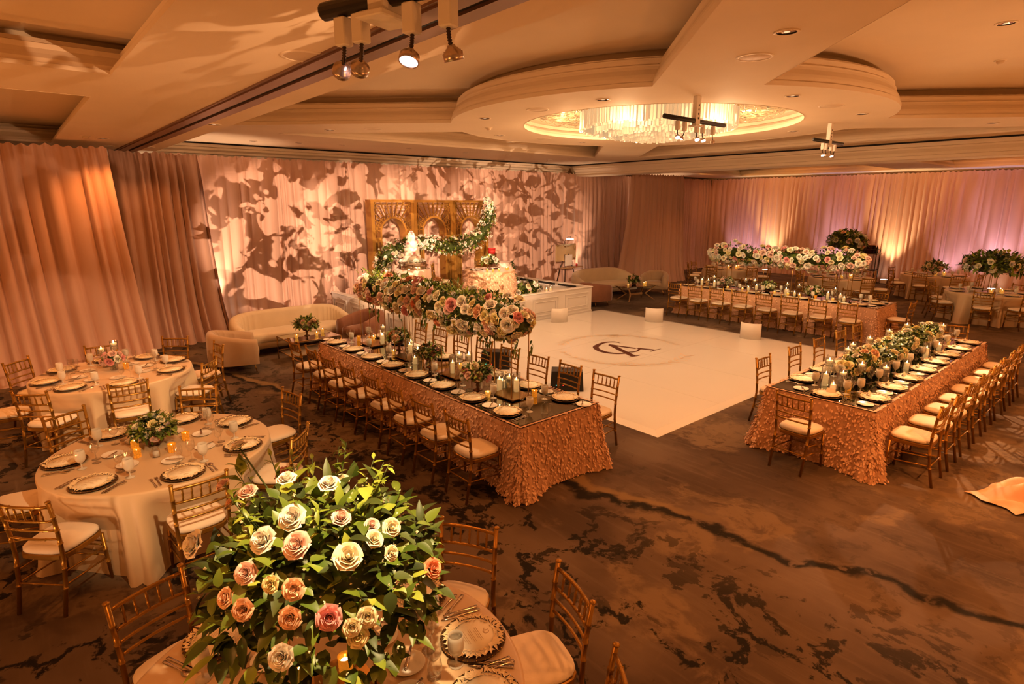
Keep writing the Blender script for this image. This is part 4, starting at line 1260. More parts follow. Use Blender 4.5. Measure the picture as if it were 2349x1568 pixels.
low_bouquet((.86,9.28,TH+.0015), .12, 'small bouquet of pink and cream roses in glass on table by left curtain', 202, 'glass', 12, (['pink','cream','blush','white'],[2,4,3,2]), .045, 60, fil=0)
for (x, y, lb, sd) in ((4.06,5.34,'coral and blush compote bouquet nearest the front of rose cloud table',203),(4.18,6.58,'leafy blush bouquet at the middle of rose cloud table',204),(4.36,7.72,'green and peach bouquet toward the back of rose cloud table',205)):
    low_bouquet((x,y,ZM), .155, lb, sd, 'compote', 13, (['coral','peach','blush','cream','pink'],[3,3,3,2,2]), .042, 300)
for (x, y, lb, sd) in ((14.6,8.05,'blush and white low bouquet at the left of far long table',206),(14.6,6.9,'low bouquet at the middle of far long table',207),(14.6,5.75,'white and pink low bouquet toward right of far long table',208)):
    low_bouquet((x,y,ZM), .17, lb, sd, 'bowl', 14, (['white','blush','cream','pink'],[4,3,3,1]), .046, 220)
low_bouquet((4.20,11.02,.455), .20, 'leafy peach rose bouquet in bronze compote on left coffee table', 209, 'compote', 11, (['peach','cream','blush'],[3,3,3]), .05, 340)
low_bouquet((14.95,11.38,.465), .19, 'leafy blush bouquet in dark bowl on right coffee table', 210, 'bowl', 9, (['blush','peach','cream'],[3,2,3]), .052, 300)
low_bouquet((FAR['R2'][0],FAR['R2'][1],TH+.0015), .30, 'low blush bouquet on farthest round table by right wall', 211, 'bowl', 14, (['peach','cream','blush'],[3,3,3]), .065, 180, fil=0)
low_bouquet((FAR['R4'][0],FAR['R4'][1],TH+.0015), .16, 'low bouquet on round table behind left half of far table', 212, 'bowl', 9, (['white','cream','blush'],[3,3,2]), .05, 120, fil=0)
low_bouquet((9.12,11.42,1.362), .19, 'round bouquet of white and pink roses on sweetheart table', 213, 'compote', 16, (['white','cream','pink','blush'],[5,3,1.5,2]), .05, 200)
def tall_stand_bouquet(key, label, seed, z, RX, RZ, n):
    cx, cy = FAR[key]
    t = thing('tall_bouquet', (cx, cy, TH+.0015), 0, label, 'floral arrangement', 'tall bouquets on far round tables'); r = random.Random(seed)
    C_ = Vector((0,0,z-TH))
    def surf(rr):
        q = rv(rr)
        if q.z < -.5: q.z *= -.4; q.normalize()
        k = rr.uniform(.8,1.08); return C_ + Vector((q.x*RX*k, q.y*RX*k, q.z*RZ*k)), q
    m = MB(); m.lathe([(0,-.7*RZ),(.55*RX,-.5*RZ),(.8*RX,0),(.55*RX,.5*RZ),(0,.75*RZ)], 12, tuple(C_)); m.build('moss_core', M['leaf_dark'], t)
    placed = []; k = 0
    while len(placed) < n and k < 1500:
        k += 1; p, q = surf(r); s = .068*r.uniform(.75,1.2)
        if any((p-a).length < (s+b)*.9 for a, b in placed): continue
        placed.append((p, s)); put_rose(t, p + q*.02, q + rv(r)*.3, s, r.choices(['white','cream','blush','peach'],[3,5,2,1])[0], False, r)
    foliage(t, surf, 700, .15, .038, seed+1, ('leaf_light','leaf','leaf_dark'))
    s = MB()
    for a in range(4): s.tube([(.13*cos(a*pi/2),.13*sin(a*pi/2),.004),(.10*cos(a*pi/2),.10*sin(a*pi/2),z-TH)], .008, 6)
    s.box(-.16,.16,-.16,.16,0,.006); s.build('rod_stand', M['gold_dark'], t)
tall_stand_bouquet('R1', 'tall bouquet of cream roses and green leaves on far right round table', 301, 1.45, .62, .32, 34)
tall_stand_bouquet('R3', 'tall bouquet of blush roses rising behind the right end of far rose cloud', 302, 1.82, .48, .34, 26)
# --- garland runner on the right long table
pathB = [(-1.75,0,.03),(-1.1,.03,.06),(-.45,-.03,.05),(.2,.03,.06),(.85,-.02,.05),(1.5,.03,.06),(2.1,0,.03)]
tB, sB = cloud('garland_runner', (9.45, 2.55, ZM+.135), pathB, [.10,.19,.20,.20,.20,.19,.11], .62, 46, ['cream','yellow','white','peach'], [4,4,3,1], .05,
    'low garland of greenery and cream blooms down the middle of the right long table', 'floral garland', None, 401, 2200, .085, False, 360, 'filler', 1.0, .2)

# ------------------------------------------------------------------ candles
def flame_mb(z, s=1.0):
    f = MB(); f.lathe([(0,0),(.0035*s,.004*s),(.0048*s,.010*s),(.003*s,.020*s),(0,.030*s)], 8, (0,0,z)); return f
def make_pillar(h, hc, r=.032, rg=.052):
    t = thing('pillar_candle', (0,0,0), 0, 'x', 'candle')
    c = MB(); c.lathe([(0,.004),(r,.004),(r,hc-.006),(r*.9,hc),(r*.6,hc-.004),(0,hc-.008)], 20); c.build('candle', M['wax'], t)
    flame_mb(hc-.002, 1.25).build('flame', M['flame'], t)
    g = MB(); g.lathe([(0,.001),(rg,.001),(rg,h),(rg-.003,h),(rg-.003,.004)], 22); g.build('glass_cylinder', M['glass'], t)
    return t
def make_floating(h, r=.05, stem=False):
    t = thing('floating_candle', (0,0,0), 0, 'x', 'candle')
    zb = h-.11 if stem else 0
    g = MB()
    if stem: g.lathe([(0,.001),(.045,.001),(.045,.004),(.007,.012),(.006,zb-.02),(.012,zb-.008),(r,zb+.004),(r,h),(r-.003,h),(r-.003,zb+.008)], 20)
    else: g.lathe([(0,.001),(r,.001),(r,h),(r-.003,h),(r-.003,.004)], 20)
    g.build('glass_vessel', M['glass'], t)
    w_ = MB(); wz = h-.045
    w_.lathe([(0,wz),(r-.004,wz),(r-.004,max(.005, zb+.01)),(0,max(.005, zb+.01))], 18); w_.build('water', M['water'], t)
    c = MB(); c.lathe([(0,wz-.012),(.030,wz-.010),(.038,wz+.006),(.037,wz+.018),(.02,wz+.016),(0,wz+.014)], 18); c.build('candle', M['wax'], t)
    flame_mb(wz+.016, 1.25).build('flame', M['flame'], t)
    return t
def make_votive():
    t = thing('votive_candle', (0,0,0), 0, 'x', 'candle')
    g = MB(); g.lathe([(0,.001),(.026,.001),(.024,.01),(.030,.035),(.036,.072),(.033,.072),(.027,.035),(.0,.02)], 16); g.build('holder', M['votive'], t)
    c = MB(); c.lathe([(0,.050),(.026,.050),(.026,.03)], 12); c.build('tealight', M['tealight'], t)
    flame_mb(.05, 1.1).build('flame', M['flame'], t)
    return t
def make_amber():
    t = thing('amber_votive', (0,0,0), 0, 'x', 'candle')
    g = MB(); g.lathe([(0,.001),(.028,.001),(.033,.008),(.030,.018),(.034,.026),(.030,.034),(.034,.042),(.030,.050),(.034,.058),(.032,.068),(.037,.082),(.034,.082),(.030,.066),(.0,.02)], 18); g.build('holder', M['amber_glass'], t)
    c = MB(); c.lathe([(0,.056),(.026,.056),(.026,.03)], 12); c.build('tealight', M['tealight'], t)
    flame_mb(.052, .9).build('flame', M['flame'], t)
    return t
CP = {'pillar': Proto(make_pillar(.24,.155)), 'pillar_s': Proto(make_pillar(.17,.095)), 'float': Proto(make_floating(.20)), 'float_t': Proto(make_floating(.29, .05, True)), 'votive': Proto(make_votive()), 'amber': Proto(make_amber())}
CN = {'pillar': 'tall pillar candle in glass cylinder', 'pillar_s': 'short pillar candle in glass cylinder', 'float': 'floating candle in clear cylinder', 'float_t': 'floating candle in tall stemmed glass', 'votive': 'gold votive candle', 'amber': 'glowing amber mercury-glass votive'}
CCOUNT = {}
def candle(k, x, y, z, where, order=None):
    key = (k, where); i = CCOUNT.get(key, 0); CCOUNT[key] = i+1
    lb = '%s, %s from %s of %s' % (CN[k], ORD[i], 'left' if where == TC else 'near end', where) if order is None else CN[k] + ' ' + order
    CP[k].place((x, y, z), RND.uniform(0, 6), lb, 'candle', '%s candles on %s' % (k.split('_')[0], where))
zr = ZM + .0
for k, x, y in (('amber',4.40,4.70),('pillar',4.32,4.93),('pillar',4.22,5.12),('float',4.34,5.08),('pillar_s',4.33,5.20),('votive',4.48,5.28),('votive',3.98,5.04),('float_t',4.36,5.92),('pillar',4.20,6.06),('votive',4.44,6.24),('float_t',4.28,6.02),
                ('pillar_s',4.10,6.84),('float',4.24,6.98),('votive',4.36,6.86),('amber',4.44,7.28),('pillar',4.30,7.30),('float',4.40,7.44),('votive',4.14,7.50),('pillar',4.30,8.14),('float_t',4.42,8.32),('amber',4.24,8.42),('votive',4.36,8.56),('amber',4.16,8.68)):
    dz = 0
    for yy in (4.88, 5.98, 7.20, 8.25):
        if abs(y-yy) < .19 and abs(x-4.22) < .15: dz = .0125
    candle(k, x, y, zr+dz + (.002 if dz else 0), TA)
for k, x, y in (('pillar_s',7.22,2.50),('pillar',7.40,2.66),('float',7.55,2.52),('amber',7.42,2.40),('float_t',7.68,2.74),('float_t',7.78,2.40),('pillar',8.05,2.86),('float',8.22,2.26),('float_t',8.50,2.82),('float_t',8.85,2.88),('pillar_s',9.0,2.24),('float_t',9.45,2.86),('pillar',9.9,2.25),('float_t',10.25,2.85),('pillar_s',10.6,2.26),('float_t',11.0,2.82),('float',11.28,2.62),('float_t',11.40,2.42),('votive',11.2,2.28),('amber',11.45,2.68)):
    candle(k, x, y, ZM, TB)
for k, x, y in (('pillar',14.5,8.72),('float',14.45,8.5),('amber',14.6,8.62),('float_t',14.55,8.38),('pillar',14.4,8.28),('votive',14.35,7.86),('float_t',14.6,7.5),('votive',14.36,7.45),('float_t',14.65,7.28),('pillar_s',14.42,7.32),('pillar',14.5,7.15),('votive',14.4,6.62),('float_t',14.62,6.42),('pillar',14.42,6.35),('float_t',14.6,6.12),('pillar_s',14.45,6.15),('votive',14.38,6.28),('votive',14.38,6.0),('amber',14.36,5.62),('float_t',14.58,5.28),('pillar',14.5,5.40),('pillar',14.48,5.12),('pillar_s',14.44,5.02),('votive',14.34,5.22)):
    candle(k, x, y, ZM, TC)
candle('float', .80, 9.52, ZT, T2, 'on low glass, lower front of three by left curtain')
CP['float_t'].place((.93,9.62,ZT), 0, 'tallest stemmed floating candle of the trio on table by left curtain', 'candle', 'candle trio on table by left curtain', (1,1,1.15))
CP['float_t'].place((.78,9.64,ZT), 0, 'middle height floating candle of the trio on table by left curtain', 'candle', 'candle trio on table by left curtain', (1,1,.92))
for x, y, lb in ((.99,9.22,'amber votive right of pink bouquet on table by left curtain'),(.62,6.04,'amber votive left of the bouquet on left round table'),(.60,5.79,'amber votive at front left of bouquet on left round table'),(.86,5.72,'amber votive in front of bouquet on left round table'),(1.02,5.94,'amber votive right of the bouquet on left round table'),(.755,2.385,'amber votive under left of foreground bouquet'),(.93,2.30,'amber votive under right of foreground bouquet')):
    CP['amber'].place((x, y, ZT + (.006 if y < 3 else 0)), 0, lb, 'candle', 'amber votives on round tables')
for x, y, z, lb in ((3.95,10.9,.455,'gold votive left of bouquet on left coffee table'),(4.34,10.88,.455,'gold votive in front of bouquet on left coffee table'),(4.55,11.1,.455,'gold votive right of bouquet on left coffee table'),(14.55,11.3,.465,'gold votive left of bouquet on right coffee table'),(15.22,11.2,.465,'gold votive right of bouquet on right coffee table'),(15.42,11.28,.465,'gold votive at far right of right coffee table')):
    CP['votive'].place((x,y,z), 0, lb, 'candle', 'gold votives on coffee tables')
for i, (x, y) in enumerate(((8.78,11.10),(8.88,11.0),(9.02,10.95),(9.30,10.98),(9.42,11.08))):
    CP['votive'].place((x,y,1.362), 0, 'gold votive, %s from left along front of sweetheart table' % ORD[i], 'candle', 'gold votives on sweetheart table')
for key, nm in (('R1','far right tall-flower table'),('R2','farthest right-wall table'),('R3','table behind far table right half'),('R4','table behind far table left half')):
    cx, cy = FAR[key]
    for i, (dx, dy) in enumerate(((-.28,-.1),(-.1,-.28),(.2,-.2))):
        CP['votive'].place((cx+dx, cy+dy, ZT), 0, '%s gold votive from left on %s' % (ORD[i], nm), 'candle', 'gold votives on far round tables', (1.3,1.3,1.3))
for x, y, lb in ((10.75,11.05,'lit pillar candle in glass at stage corner floral'),(11.0,11.15,'second glass candle at right of stage corner floral')):
    CP['pillar'].place((x,y,DK+.002), 0, lb, 'candle', 'candles on the stage deck')
def jar(x, y, lb):
    t = thing('favor_jar', (x, y, ZT), 0, lb, 'jar')
    g = MB(); g.lathe([(0,.001),(.032,.001),(.034,.01),(.034,.06),(.022,.078),(.022,.085),(.020,.085),(.020,.078),(.031,.06),(.031,.01)], 18); g.build('glass_jar', M['glass'], t)
    c = MB(); c.lathe([(0,.006),(.024,.006),(.024,.05),(0,.055)], 14); c.build('white_filling', M['china'], t)
    l = MB(); l.lathe([(.023,.085),(.023,.092),(.006,.098),(.008,.108),(0,.114)], 14); l.build('lid', M['glass'], t)
jar(.73, 5.70, 'small lidded glass jar in front of the low bouquet on left round table')
# ------------------------------------------------------------------ lounge seating
def tub_seat(name, loc, rz, w, d, hb, ha, thick, nch, mat, label, cat, group, e=3.0, zb=.15, leg='gold_metal', seat_mat=None):
    t = thing(name, loc, rz, label, cat, group)          # front towards local -Y
    nu = 120
    def path(a, off):
        ca, sa = cos(a), sin(a)
        x = (w/2-off)*(1 if ca > 0 else -1)*abs(ca)**(2/e); y = (d-off)*abs(sa)**(2/e) - .0
        return x, y
    def shell():
        mb = MB()
        sec = [(.00,zb),(-.015,zb+.12),(.0,None),(.03,'t'),(thick*.5,'c'),(thick-.03,'t'),(thick,None),(thick+.01,.42),(thick+.01,zb+.1)]
        vs = []
        for i in range(nu+1):
            a = pi*i/nu
            k = max(0, sin(a))**.7
            h = ha + (hb-ha)*k
            ch = abs(sin(nch*a)) if nch else 1
            for o, z in sec:
                if z is None: z = h-.07
                elif z == 't': z = h-.018
                elif z == 'c': z = h
                off = o
                if o >= thick*.45 and nch: off = o + .014*(1-ch**.5)
                x, y = path(a, off); vs.append((x, y - d/2, z))
        m = len(sec)
        fs = [(i*m+j, (i+1)*m+j, (i+1)*m+j+1, i*m+j+1) for i in range(nu) for j in range(m-1)]
        fs += [tuple(range(m)), tuple(reversed(range(nu*m, nu*m+m)))]
        mb.add(vs, fs); mb.build('backrest', M[mat], t)
    shell()
    s = MB(); vs = []; P = [(.06,.27),(.0,.29),(-.015,.34),(.0,.405),(.03,.43),(.12,.445)]
    n = 48
    for o, z in P:
        off = thick + .012 + max(0, o)
        for i in range(n+1):
            a = pi*i/n; x, y = path(a, off + .0); vs.append((x, y - d/2, z))
        y0 = vs[-1][1]
        for i in range(1, 12):
            f = i/12; x0 = vs[-i][0] if False else None
            xa = path(pi, off)[0]; xb = path(0, off)[0]
            vs.append((xa + (xb-xa)*f, -d/2 - (.035 - o*.8)*sin(pi*f)**.5, z))
    m = n+12
    fs = [(j*m+i, j*m+(i+1) % m, (j+1)*m+(i+1) % m, (j+1)*m+i) for j in range(len(P)-1) for i in range(m)]
    fs += [tuple(reversed(range(m))), tuple(range((len(P)-1)*m, len(P)*m))]
    s.add(vs, fs); s.build('seat_cushion', M[seat_mat or mat], t)
    b = MB(); vs = []
    for z in (zb, .28):
        for i in range(n+1):
            x, y = path(pi*i/n, .03); vs.append((x, y-d/2, z))
    m = n+1
    b.add(vs, [(i, (i+1) % m, m+(i+1) % m, m+i) for i in range(m)] + [tuple(reversed(range(m)))]); b.build('base', M[mat], t)
    for sx in (-1, 1):
        for yy in (-d/2+.08, d/2-.16):
            l = MB(); l.tube([(sx*(w/2-.14), yy, zb+.01),(sx*(w/2-.09), yy + (-.03 if yy < 0 else .03), 0)], [.011,.008], 8); l.build('leg', M[leg], t)
    return t
tub_seat('sofa', (4.35, 12.18, 0), 0, 2.46, .88, .80, .58, .17, 17, 'sofa', 'cream channel-back sofa facing the glass coffee table by left curtain', 'sofa', 'cream sofas of the two lounges', 6)
tub_seat('armchair', (2.83, 11.08, 0), radians(78), .90, .80, .74, .60, .15, 9, 'taupe_velvet', 'taupe channelled armchair at left end of the glass coffee table', 'armchair', 'tub chairs of the two lounges', 3.2, .17)
tub_seat('armchair', (5.58, 11.30, 0), radians(-70), .88, .80, .74, .60, .15, 9, 'brown_velvet', 'dark brown channelled tub chair against the left end of the stage', 'armchair', 'tub chairs of the two lounges', 3.0, .17)
tub_seat('sofa', (15.0, 12.72, 0), radians(-8), 2.5, .95, .86, .56, .18, 0, 'sofa', 'cream curved sofa right of the stage before the taupe curtain', 'sofa', 'cream sofas of the two lounges', 4, .15)
tub_seat('armchair', (16.55, 11.72, 0), radians(-66), .92, .82, .76, .62, .16, 9, 'taupe_velvet', 'taupe tub chair at right end of the wooden coffee table', 'armchair', 'tub chairs of the two lounges', 2.8, .20)
tub_seat('armchair', (13.05, 11.45, 0), radians(95), .86, .80, .72, .62, .15, 9, 'brown_velvet', 'brown tub chair seen from behind at the right stage corner', 'armchair', 'tub chairs of the two lounges', 2.8, .17)
def coffee_left():
    t = thing('coffee_table', (4.22, 10.98, 0), 0, 'rectangular gold and glass coffee table with mirrored top before cream sofa', 'table', 'coffee tables of the two lounges')
    hx, hy = .49, .37
    g = MB(); g.box(-hx+.01, hx-.01, -hy+.01, hy-.01, .445, .453); g.build('glass_top', M['mirror'], t)
    g = MB(); g.box(-hx+.01, hx-.01, -hy+.01, hy-.01, .17, .176); g.build('glass_shelf', M['glass'], t)
    f = MB()
    for z in (.447, .172): f.tube([(-hx,-hy,z),(hx,-hy,z),(hx,hy,z),(-hx,hy,z)], .010, 6, closed=True)
    f.build('frame', M['gold_dark'], t)
    for x in (-hx, hx):
        for y in (-hy, hy):
            l = MB(); l.tube([(x,y,.455),(x,y,.3),(x,y,.29),(x,y,.28),(x,y,0)], [.011,.011,.015,.011,.011], 8); l.build('leg', M['gold_dark'], t)
coffee_left()
def coffee_right():
    t = thing('coffee_table', (14.95, 11.30, 0), radians(-12), 'wooden coffee table with angled legs and glass top right of stage', 'table', 'coffee tables of the two lounges')
    g = MB(); g.rbox(-.62,.62,-.34,.34,.452,.464,.004); g.build('glass_top', M['mirror'], t)
    f = MB(); f.box(-.60,.60,-.02,.02,.40,.45); f.box(-.25,.25,-.03,.03,.16,.22); f.build('frame', M['wood'], t)
    for sx in (-1, 1):
        for sy in (-1, 1):
            l = MB(); l.tube([(sx*.56, sy*.30, .45),(sx*.30, sy*.10, .20),(sx*.52, sy*.30, 0)], [.022,.030,.016], 8); l.build('leg', M['wood'], t)
coffee_right()

# ------------------------------------------------------------------ on the stage
def gold_screen():
    t = thing('arched_gold_screen', (0,0,0), 0, 'three-panel gold lattice screen with arches behind the cake', 'screen')
    y0, y1, z0, zt = 13.10, 13.38, DK+.002, 3.07
    for i in range(3):
        xa = 6.80 + i*1.205; xb = xa + 1.20; xc = (xa+xb)/2; r = .375; zs = 2.28
        p = thing('p', (0,0,0), 0, None, None); bpy.data.objects.remove(p)
        f = MB()
        f.box(xa, xa+.085, y0, y1, z0, zt); f.box(xb-.085, xb, y0, y1, z0, zt); f.box(xa+.085, xb-.085, y0, y1, zt-.06, zt)
        f.box(xa+.085, xb-.085, y0, y1, z0, z0+.08)
        fr = f.build('frame', M['screen'], t)
        a = MB(); n = 24; vs = []
        outl = [(xc-r, z0+.08)] + [(xc - r*cos(pi*k/n), zs + r*1.02*sin(pi*k/n)) for k in range(n+1)] + [(xc+r, z0+.08)]
        inl = [(xc-r+.045, z0+.08)] + [(xc - (r-.045)*cos(pi*k/n), zs + (r-.045)*1.02*sin(pi*k/n)) for k in range(n+1)] + [(xc+r-.045, z0+.08)]
        m = len(outl)
        for L_ in (outl, inl):
            for yy in (y0, y1): vs += [(x, yy, z) for x, z in L_]
        for k in range(m-1):
            a.f += []
        fs = []
        for k in range(m-1):
            fs += [(k, k+1, 2*m+k+1, 2*m+k), (2*m+k, 2*m+k+1, 3*m+k+1, 3*m+k), (m+k, 3*m+k, 3*m+k+1, m+k+1), (k, m+k, m+k+1, k+1)]
        a.add(vs, fs, 0, False); a.build('arch', M['screen'], t)
        s = MB()
        def bar(x1_, z1_, x2_, z2_, w_=.020):
            d = Vector((x2_-x1_, 0, z2_-z1_)); 
            if d.length < .03: return
            d.normalize(); nx, nz = -d.z*w_/2, d.x*w_/2
            q = [(x1_+nx, z1_+nz),(x1_-nx, z1_-nz),(x2_-nx, z2_-nz),(x2_+nx, z2_+nz)]
            vv = [(x, y0+.02, z) for x, z in q] + [(x, y0+.06, z) for x, z in q]
            s.add(vv, [(0,1,2,3),(7,6,5,4),(0,4,5,1),(1,5,6,2),(2,6,7,3),(3,7,4,0)], 0, False)
        xl, xr, zu = xa+.085, xb-.085, zt-.06
        for k in range(15):                                   # sun rays from the arch
            an = pi*(k+.5)/15; ex, ez = -cos(an), sin(an)
            sx_, sz_ = xc + r*ex, zs + r*1.02*ez
            tmax = 9
            if ex < -1e-3: tmax = min(tmax, (xl-sx_)/ex)
            if ex > 1e-3: tmax = min(tmax, (xr-sx_)/ex)
            if ez > 1e-3: tmax = min(tmax, (zu-sz_)/ez)
            bar(sx_, sz_, sx_+ex*tmax, sz_+ez*tmax, .022)
        for rr in (r+.075,):
            for k in range(24):
                a0, a1 = pi*k/24, pi*(k+1)/24
                p0 = (xc-rr*cos(a0), zs+rr*sin(a0)); p1 = (xc-rr*cos(a1), zs+rr*sin(a1))
                if xl < min(p0[0],p1[0]) and max(p0[0],p1[0]) < xr: bar(*p0, *p1, .018)
        for z in (zu-.07, zu-.14): bar(xl, z, xr, z, .016)
        for x in (xl+.05, xr-.05): bar(x, zs-.1, x, zu, .016)
        for x in (xl+.035, xl+.075, xl+.11, xr-.035, xr-.075, xr-.11): bar(x, z0+.08, x, zs-.22, .018)
        for x0_, x1_ in ((xl, xc-r), (xc+r, xr)):
            s.box(x0_, x1_, y0+.01, y0+.08, zs-.24, zs-.12)
        s.build('lattice', M['screen'], t)
gold_screen()
gp = [(10.18,12.86,3.10),(10.28,12.86,2.78),(10.22,12.86,2.42),(9.90,12.86,2.08),(9.45,12.86,1.92),(8.95,12.86,1.86),(8.45,12.86,1.96),(8.1,12.86,2.02),(7.75,12.86,2.0),(7.35,12.86,1.92),(7.0,12.86,1.72),(6.86,12.86,1.42),(6.85,12.86,1.05),(6.95,12.86,.80)]
cloud('hanging_floral_garland', (0,0,0), gp, [.10,.17,.20,.23,.24,.23,.19,.14,.16,.20,.20,.18,.20,.12], 1.0, 75, ['white','blush','cream','peach'], [5,1.5,3,.6], .042,
      'leafy white and blush garland sweeping across the gold arched screen', 'floral garland', None, 501, 1700, .11, False, 900, 'white_filler', .6, .1, away=.95, fs=.030)
round_cloth('cake_tablecloth', 7.41, 12.30, .44, 1.43, 'blush satin cloth on the cake table on stage', 511, 'blush_satin', DK+.002, .8, 'tablecloth', 'cloths on the stage tables')
def cake():
    t = thing('wedding_cake', (7.41, 12.30, 1.432), 0, 'white four-tier wedding cake with pink flowers on a round silver stand', 'cake')
    s = MB(); s.lathe([(0,0),(.335,0),(.335,.012),(.32,.02),(.325,.15),(.335,.16),(.335,.175),(0,.175)], 40); s.build('cake_stand', M['steel'], t)
    z = .176
    for r_, h in ((.215,.14),(.185,.20),(.135,.16),(.10,.13)):
        b = MB(); b.lathe([(0,0),(r_,0),(r_,h-.01),(r_-.01,h),(0,h)], 36, (0,0,z)); b.build('cake_tier', M['cake'], t); z += h
    for k in range(22):
        a = 2*pi*k/22; put_rose(t, (.275*cos(a),.275*sin(a),.20), (cos(a)*.5,sin(a)*.5,1), .040, 'white')
    for (a, rr, zz, c) in ((-120,.20,.36,'blush'),(-100,.2,.40,'pink'),(-60,.17,.50,'blush'),(-150,.12,.62,'pink'),(-30,.13,.66,'pink'),(-20,.11,.74,'blush'),(-120,.0,.86,'pink'),(10,.04,.83,'white'),(200,.05,.82,'white'),(-75,.19,.30,'blush')):
        a = radians(a-10); put_rose(t, (rr*cos(a), rr*sin(a), zz), (cos(a),sin(a),.5), .042, c)
cake()
round_cloth('sweetheart_tablecloth', 9.13, 11.45, .635, 1.36, 'blush petal-textured cloth on round sweetheart table on stage', 512, 'petal_cloth', DK+.002, .8, 'tablecloth', 'cloths on the stage tables')
def petals_on(cx, cy, R_, z0, z1, n, seed):
    cl = [o for o in COL.objects if o.name.startswith('sweetheart_tablecloth')][0]
    r = random.Random(seed); mb = MB()
    for _ in range(n):
        a = r.uniform(0, 2*pi); v = r.random(); z = z1-.01-(z1-z0-.07)*v
        rad = R_ + .02 + .065*v
        s = r.uniform(.016,.028); nn = Vector((cos(a), sin(a), 0)); tt = Vector((-sin(a), cos(a), 0)); p = nn*rad + Vector((0,0,z))
        mb.add([p, p+tt*s*.8-Vector((0,0,s))+nn*.012, p-Vector((0,0,2*s))+nn*.02, p-tt*s*.8-Vector((0,0,s))+nn*.012], [(0,1,2),(0,2,3)], 0)
    o = mb.build('petal_trim', M['petal'], cl); o['kind'] = 'stuff'
petals_on(9.13, 11.45, .635, DK+.02, 1.36, 1500, 3)
def stage_chair(px, py, face, lb):
    a = radians(face); CHAIR.place((px, py, DK+.001), a - pi/2, lb, 'chair', 'gold chairs on the stage')
stage_chair(8.17, 12.16, -40, 'gold chair on stage between cake table and sweetheart table')
stage_chair(9.72, 12.47, 240, 'gold chair on stage behind the sweetheart table')
for x, y, k in ((8.80,11.55,'left'),(9.38,11.62,'right')):
    PR['charger'].place((x,y,1.362), 0, 'dinner plate at %s place of sweetheart table' % k, 'plate', 'plates on sweetheart table')
    for j, (dx, dy) in enumerate(((.05,-.22),(.14,-.16),(.22,-.22))):
        PR['wine'].place((x+dx-.05, y+dy+.3, 1.362), 0, '%s wine glass from left at %s place of sweetheart table' % (ORD[j], k), 'glass', 'glasses on sweetheart table')
round_cloth('side_tablecloth', 10.47, 12.5, .26, 1.40, 'small white cloth-covered side table behind sweetheart table', 513, 'blush_satin', DK+.002, .5, 'tablecloth', 'cloths on the stage tables')
def redbox():
    t = thing('red_round_box', (10.05, 12.5, 1.632), 0, 'small red drum-shaped box behind sweetheart bouquet', 'box')
    b = MB(); b.lathe([(0,0),(.10,0),(.10,.13),(0,.13)], 24); b.build('box_body', M['red'], t)
    b = MB(); b.lathe([(0,.13),(.106,.13),(.106,.165),(0,.168)], 24); b.build('lid', M['red'], t)
    s = thing('pedestal_stand', (10.05, 12.5, DK+.002), 0, 'slim gold pedestal carrying the red box on stage', 'stand')
    b = MB(); b.lathe([(0,0),(.14,0),(.14,.02),(.02,.04),(.02,.98),(.12,1.0),(.12,1.026),(0,1.026)], 20); b.build('column', M['gold_dark'], s)
redbox()
cloud('stage_floor_bouquet', (0,0,0), [(9.35,11.05,DK+.17),(9.75,11.05,DK+.20),(10.15,11.12,DK+.24),(10.55,11.15,DK+.15)], [.13,.19,.25,.13], .85, 30, ['white','cream','blush'], [5,3,1], .062,
      'white rose bouquet resting on the front right corner of the stage', 'floral arrangement', None, 521, 420, .12, False, 60, 'white_filler', .3, .1)
def branch(loc, h, lean, label, seed):
    t = thing('leafy_branch', loc, 0, label, 'plant'); r = random.Random(seed)
    m = MB(); pts = [(lean[0]*k/8*(1+.2*k/8), lean[1]*k/8, h*k/8) for k in range(9)]
    m.tube(pts, [.010-.0008*k for k in range(9)], 6); m.build('stem', M['stem'], t)
    l = MB()
    for k in range(60):
        f = r.uniform(.1, 1); p = Vector((lean[0]*f*(1+.2*f), lean[1]*f, h*f)); leaf_at(l, p, rv(r)+Vector((0,0,.5)), Vector((0,0,1)), .11, .024, 0)
    l.build('foliage', M['leaf_dark'], t)['kind'] = 'stuff'
branch((10.05, 11.32, DK+.002), .95, (-.22, .04), 'tall dark leafy branch rising behind the stage floor bouquet', 6)

def easel():
    t = thing('painting_easel', (14.9, 14.35, 0), radians(8), 'artist easel with canvas seen from behind under a small lamp', 'easel')
    c = MB(); c.box(-.58,.58,.0,.035,1.02,1.60); c.box(-.56,.56,-.02,.0,1.04,1.08); c.box(-.56,.56,-.02,.0,1.54,1.58); c.box(-.56,-.52,-.02,0,1.08,1.54); c.box(.52,.56,-.02,0,1.08,1.54); c.box(-.03,.03,-.02,0,1.08,1.54)
    c.build('canvas', M['canvas_back'], t)
    b = MB(); b.box(-.22,.18,-.14,-.12,.86,1.24); b.build('small_board', M['white_plastic'], t)
    for x, y in ((-.42,-.25),(.40,-.25),(.0,.45)):
        l = MB(); l.tube([(x*.25,y*.1,1.25),(x*.6,y*.6,.7),(x,y,0)], .016, 6); l.build('leg', M['frame_dark'], t)
    tr = MB(); tr.box(-.48,.52,-.36,-.10,.80,.825); tr.build('tray', M['wood'], t)
    l = MB(); l.tube([(-.12,-.01,1.60),(-.12,-.01,1.70),(-.02,-.10,1.88),(.05,-.14,1.86),(.04,-.14,1.80)], .008, 6); l.build('lamp_arm', M['black'], t)
    l = MB(); l.tube([(-.16,-.14,1.79),(.20,-.14,1.77)], .024, 8); l.build('lamp_bar', M['led_bar'], t)
    g = MB(); g.lathe([(0,.001),(.03,.001),(.034,.09),(0,.09)], 12, (.34,-.22,.826)); g.build('paint_cup', M['red'], t)
easel()
